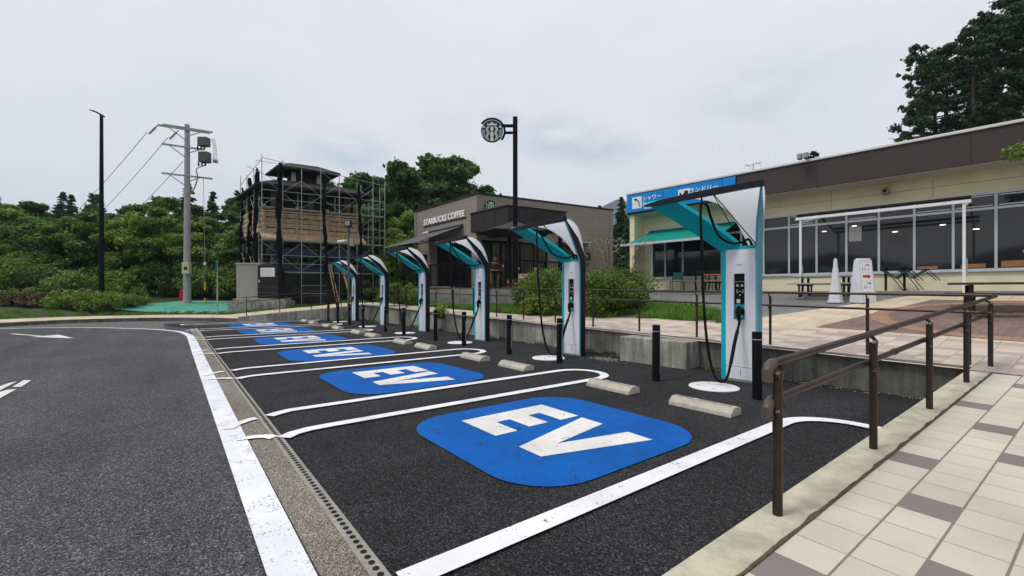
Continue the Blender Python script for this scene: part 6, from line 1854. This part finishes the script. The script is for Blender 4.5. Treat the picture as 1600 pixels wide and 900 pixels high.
# pampas plumes
for i, (X_, Z_) in enumerate(((3.5, 15.9), (4.1, 15.4), (2.9, 16.6))):
    rng = random.Random(i); x, y = C(X_, Z_); t = thing('pampas_grass', ('middle', 'right-hand', 'left-hand')[i] + ' clump of feathery grass plumes above the hedge', 'ornamental grass', (x, y, hp(x, y)), 0, 'feathery grasses above the hedge')
    st = MB(); pl = MB()
    for k in range(9):
        a = rng.uniform(0, 6.28); h = rng.uniform(1.6, 2.3); l_ = rng.uniform(.2, .6)
        p = smooth_path([(0, 0, 0), (l_ * .3 * cos(a), l_ * .3 * sin(a), h * .6), (l_ * cos(a), l_ * sin(a), h), (l_ * 1.6 * cos(a), l_ * 1.6 * sin(a), h * .97)], 4)
        st.tube(p[:9], .006, 4); pl.tube(p[7:], [.006, .018, .024, .022, .016, .005][:len(p[7:])] + [.005] * max(0, len(p[7:]) - 6), 5)
    st.build('stalks', L_DRY, t); pl.build('plumes', mat('plume', (.24, .20, .13), .9), t)

# wooded ridge on the far side of the car park, behind the viewer; it shows as the dark band reflected in the shop glass
mb = MB(); vs = []
for i in range(81):
    a = R(75 + 210 * i / 80); d0 = 120
    for d_, hh in ((d0, 0), (d0 + 25, .8), (d0 + 60, 1.0), (d0 + 120, .2)):
        vs.append((*C(sin(a) * d_, cos(a) * d_), (15 + 9 * noise.noise(Vector((a * 5, d_ / 90, 0))) + 3 * noise.noise(Vector((a * 30, 0, 2)))) * hh - .2))
mb.add(vs, [(i * 4 + j, i * 4 + j + 1, i * 4 + j + 5, i * 4 + j + 4) for i in range(80) for j in range(3)])
struct(mb.build('hill', mat('wooded_ridge', (.02, .035, .014), .95, var=.4, vs=.2)))
# papers and a counter seen at the shop windows
for q, w_, z0, z1, m_, nm in ((7.95 + .12, .34, 3.05, 3.55, mat('notice_paper', (.35, .36, .36), .6), 'window_notice'), (9.05, .5, 2.9, 3.15, mat('faint_board', (.06, .06, .062), .6), 'menu_board'), (11.95, 1.1, 2.42, 2.50, mat('counter_cream', (.30, .27, .18), .6), 'counter_top'), (12.2, .8, 2.05, 2.42, mat('counter_front', (.10, .09, .07), .6), 'counter_front')):
    MB().box(q, q + w_, .990, .9985, z0, z1).build(nm, m_, shop)
# distant mountain
mb = MB(); vs = []; nx2, ny2 = 90, 12
for j in range(ny2 + 1):
    for i in range(nx2 + 1):
        X_ = -900 + 1900 * i / nx2; Z_ = 1000 + 500 * j / ny2; fj_ = sin(pi * j / ny2) ** .8
        ridge = 88 + 105 * math.exp(-((X_ - 300) / 130) ** 2) - 40 * math.exp(-((X_ - 60) / 90) ** 2) + 26 * noise.noise(Vector((X_ / 160, 2.2, 0))) + 9 * noise.noise(Vector((X_ / 40, Z_ / 90, 1)))
        vs.append((*C(X_, Z_), ridge * fj_ * 1.28 - 5))
mb.add(vs, [(j * (nx2 + 1) + i, j * (nx2 + 1) + i + 1, (j + 1) * (nx2 + 1) + i + 1, (j + 1) * (nx2 + 1) + i) for j in range(ny2) for i in range(nx2)])
struct(mb.build('mountain', mat('forested_slope', (.020, .035, .022), .9, var=.3, vs=.02)))
hz_ = MB().box(-1900, 900, -700, 1700, -8, 340).build('haze', bpy.data.materials.new('haze_air'), None, smooth=False)
hz_['kind'] = 'stuff'
hm = bpy.data.materials['haze_air']; hm.use_nodes = True; hm.node_tree.nodes.clear()
o_ = hm.node_tree.nodes.new('ShaderNodeOutputMaterial'); v_ = hm.node_tree.nodes.new('ShaderNodeVolumePrincipled')
v_.inputs['Color'].default_value = (.70, .84, 1, 1); v_.inputs['Density'].default_value = .00036; v_.inputs['Anisotropy'].default_value = 0
hm.node_tree.links.new(v_.outputs[0], o_.inputs['Volume'])
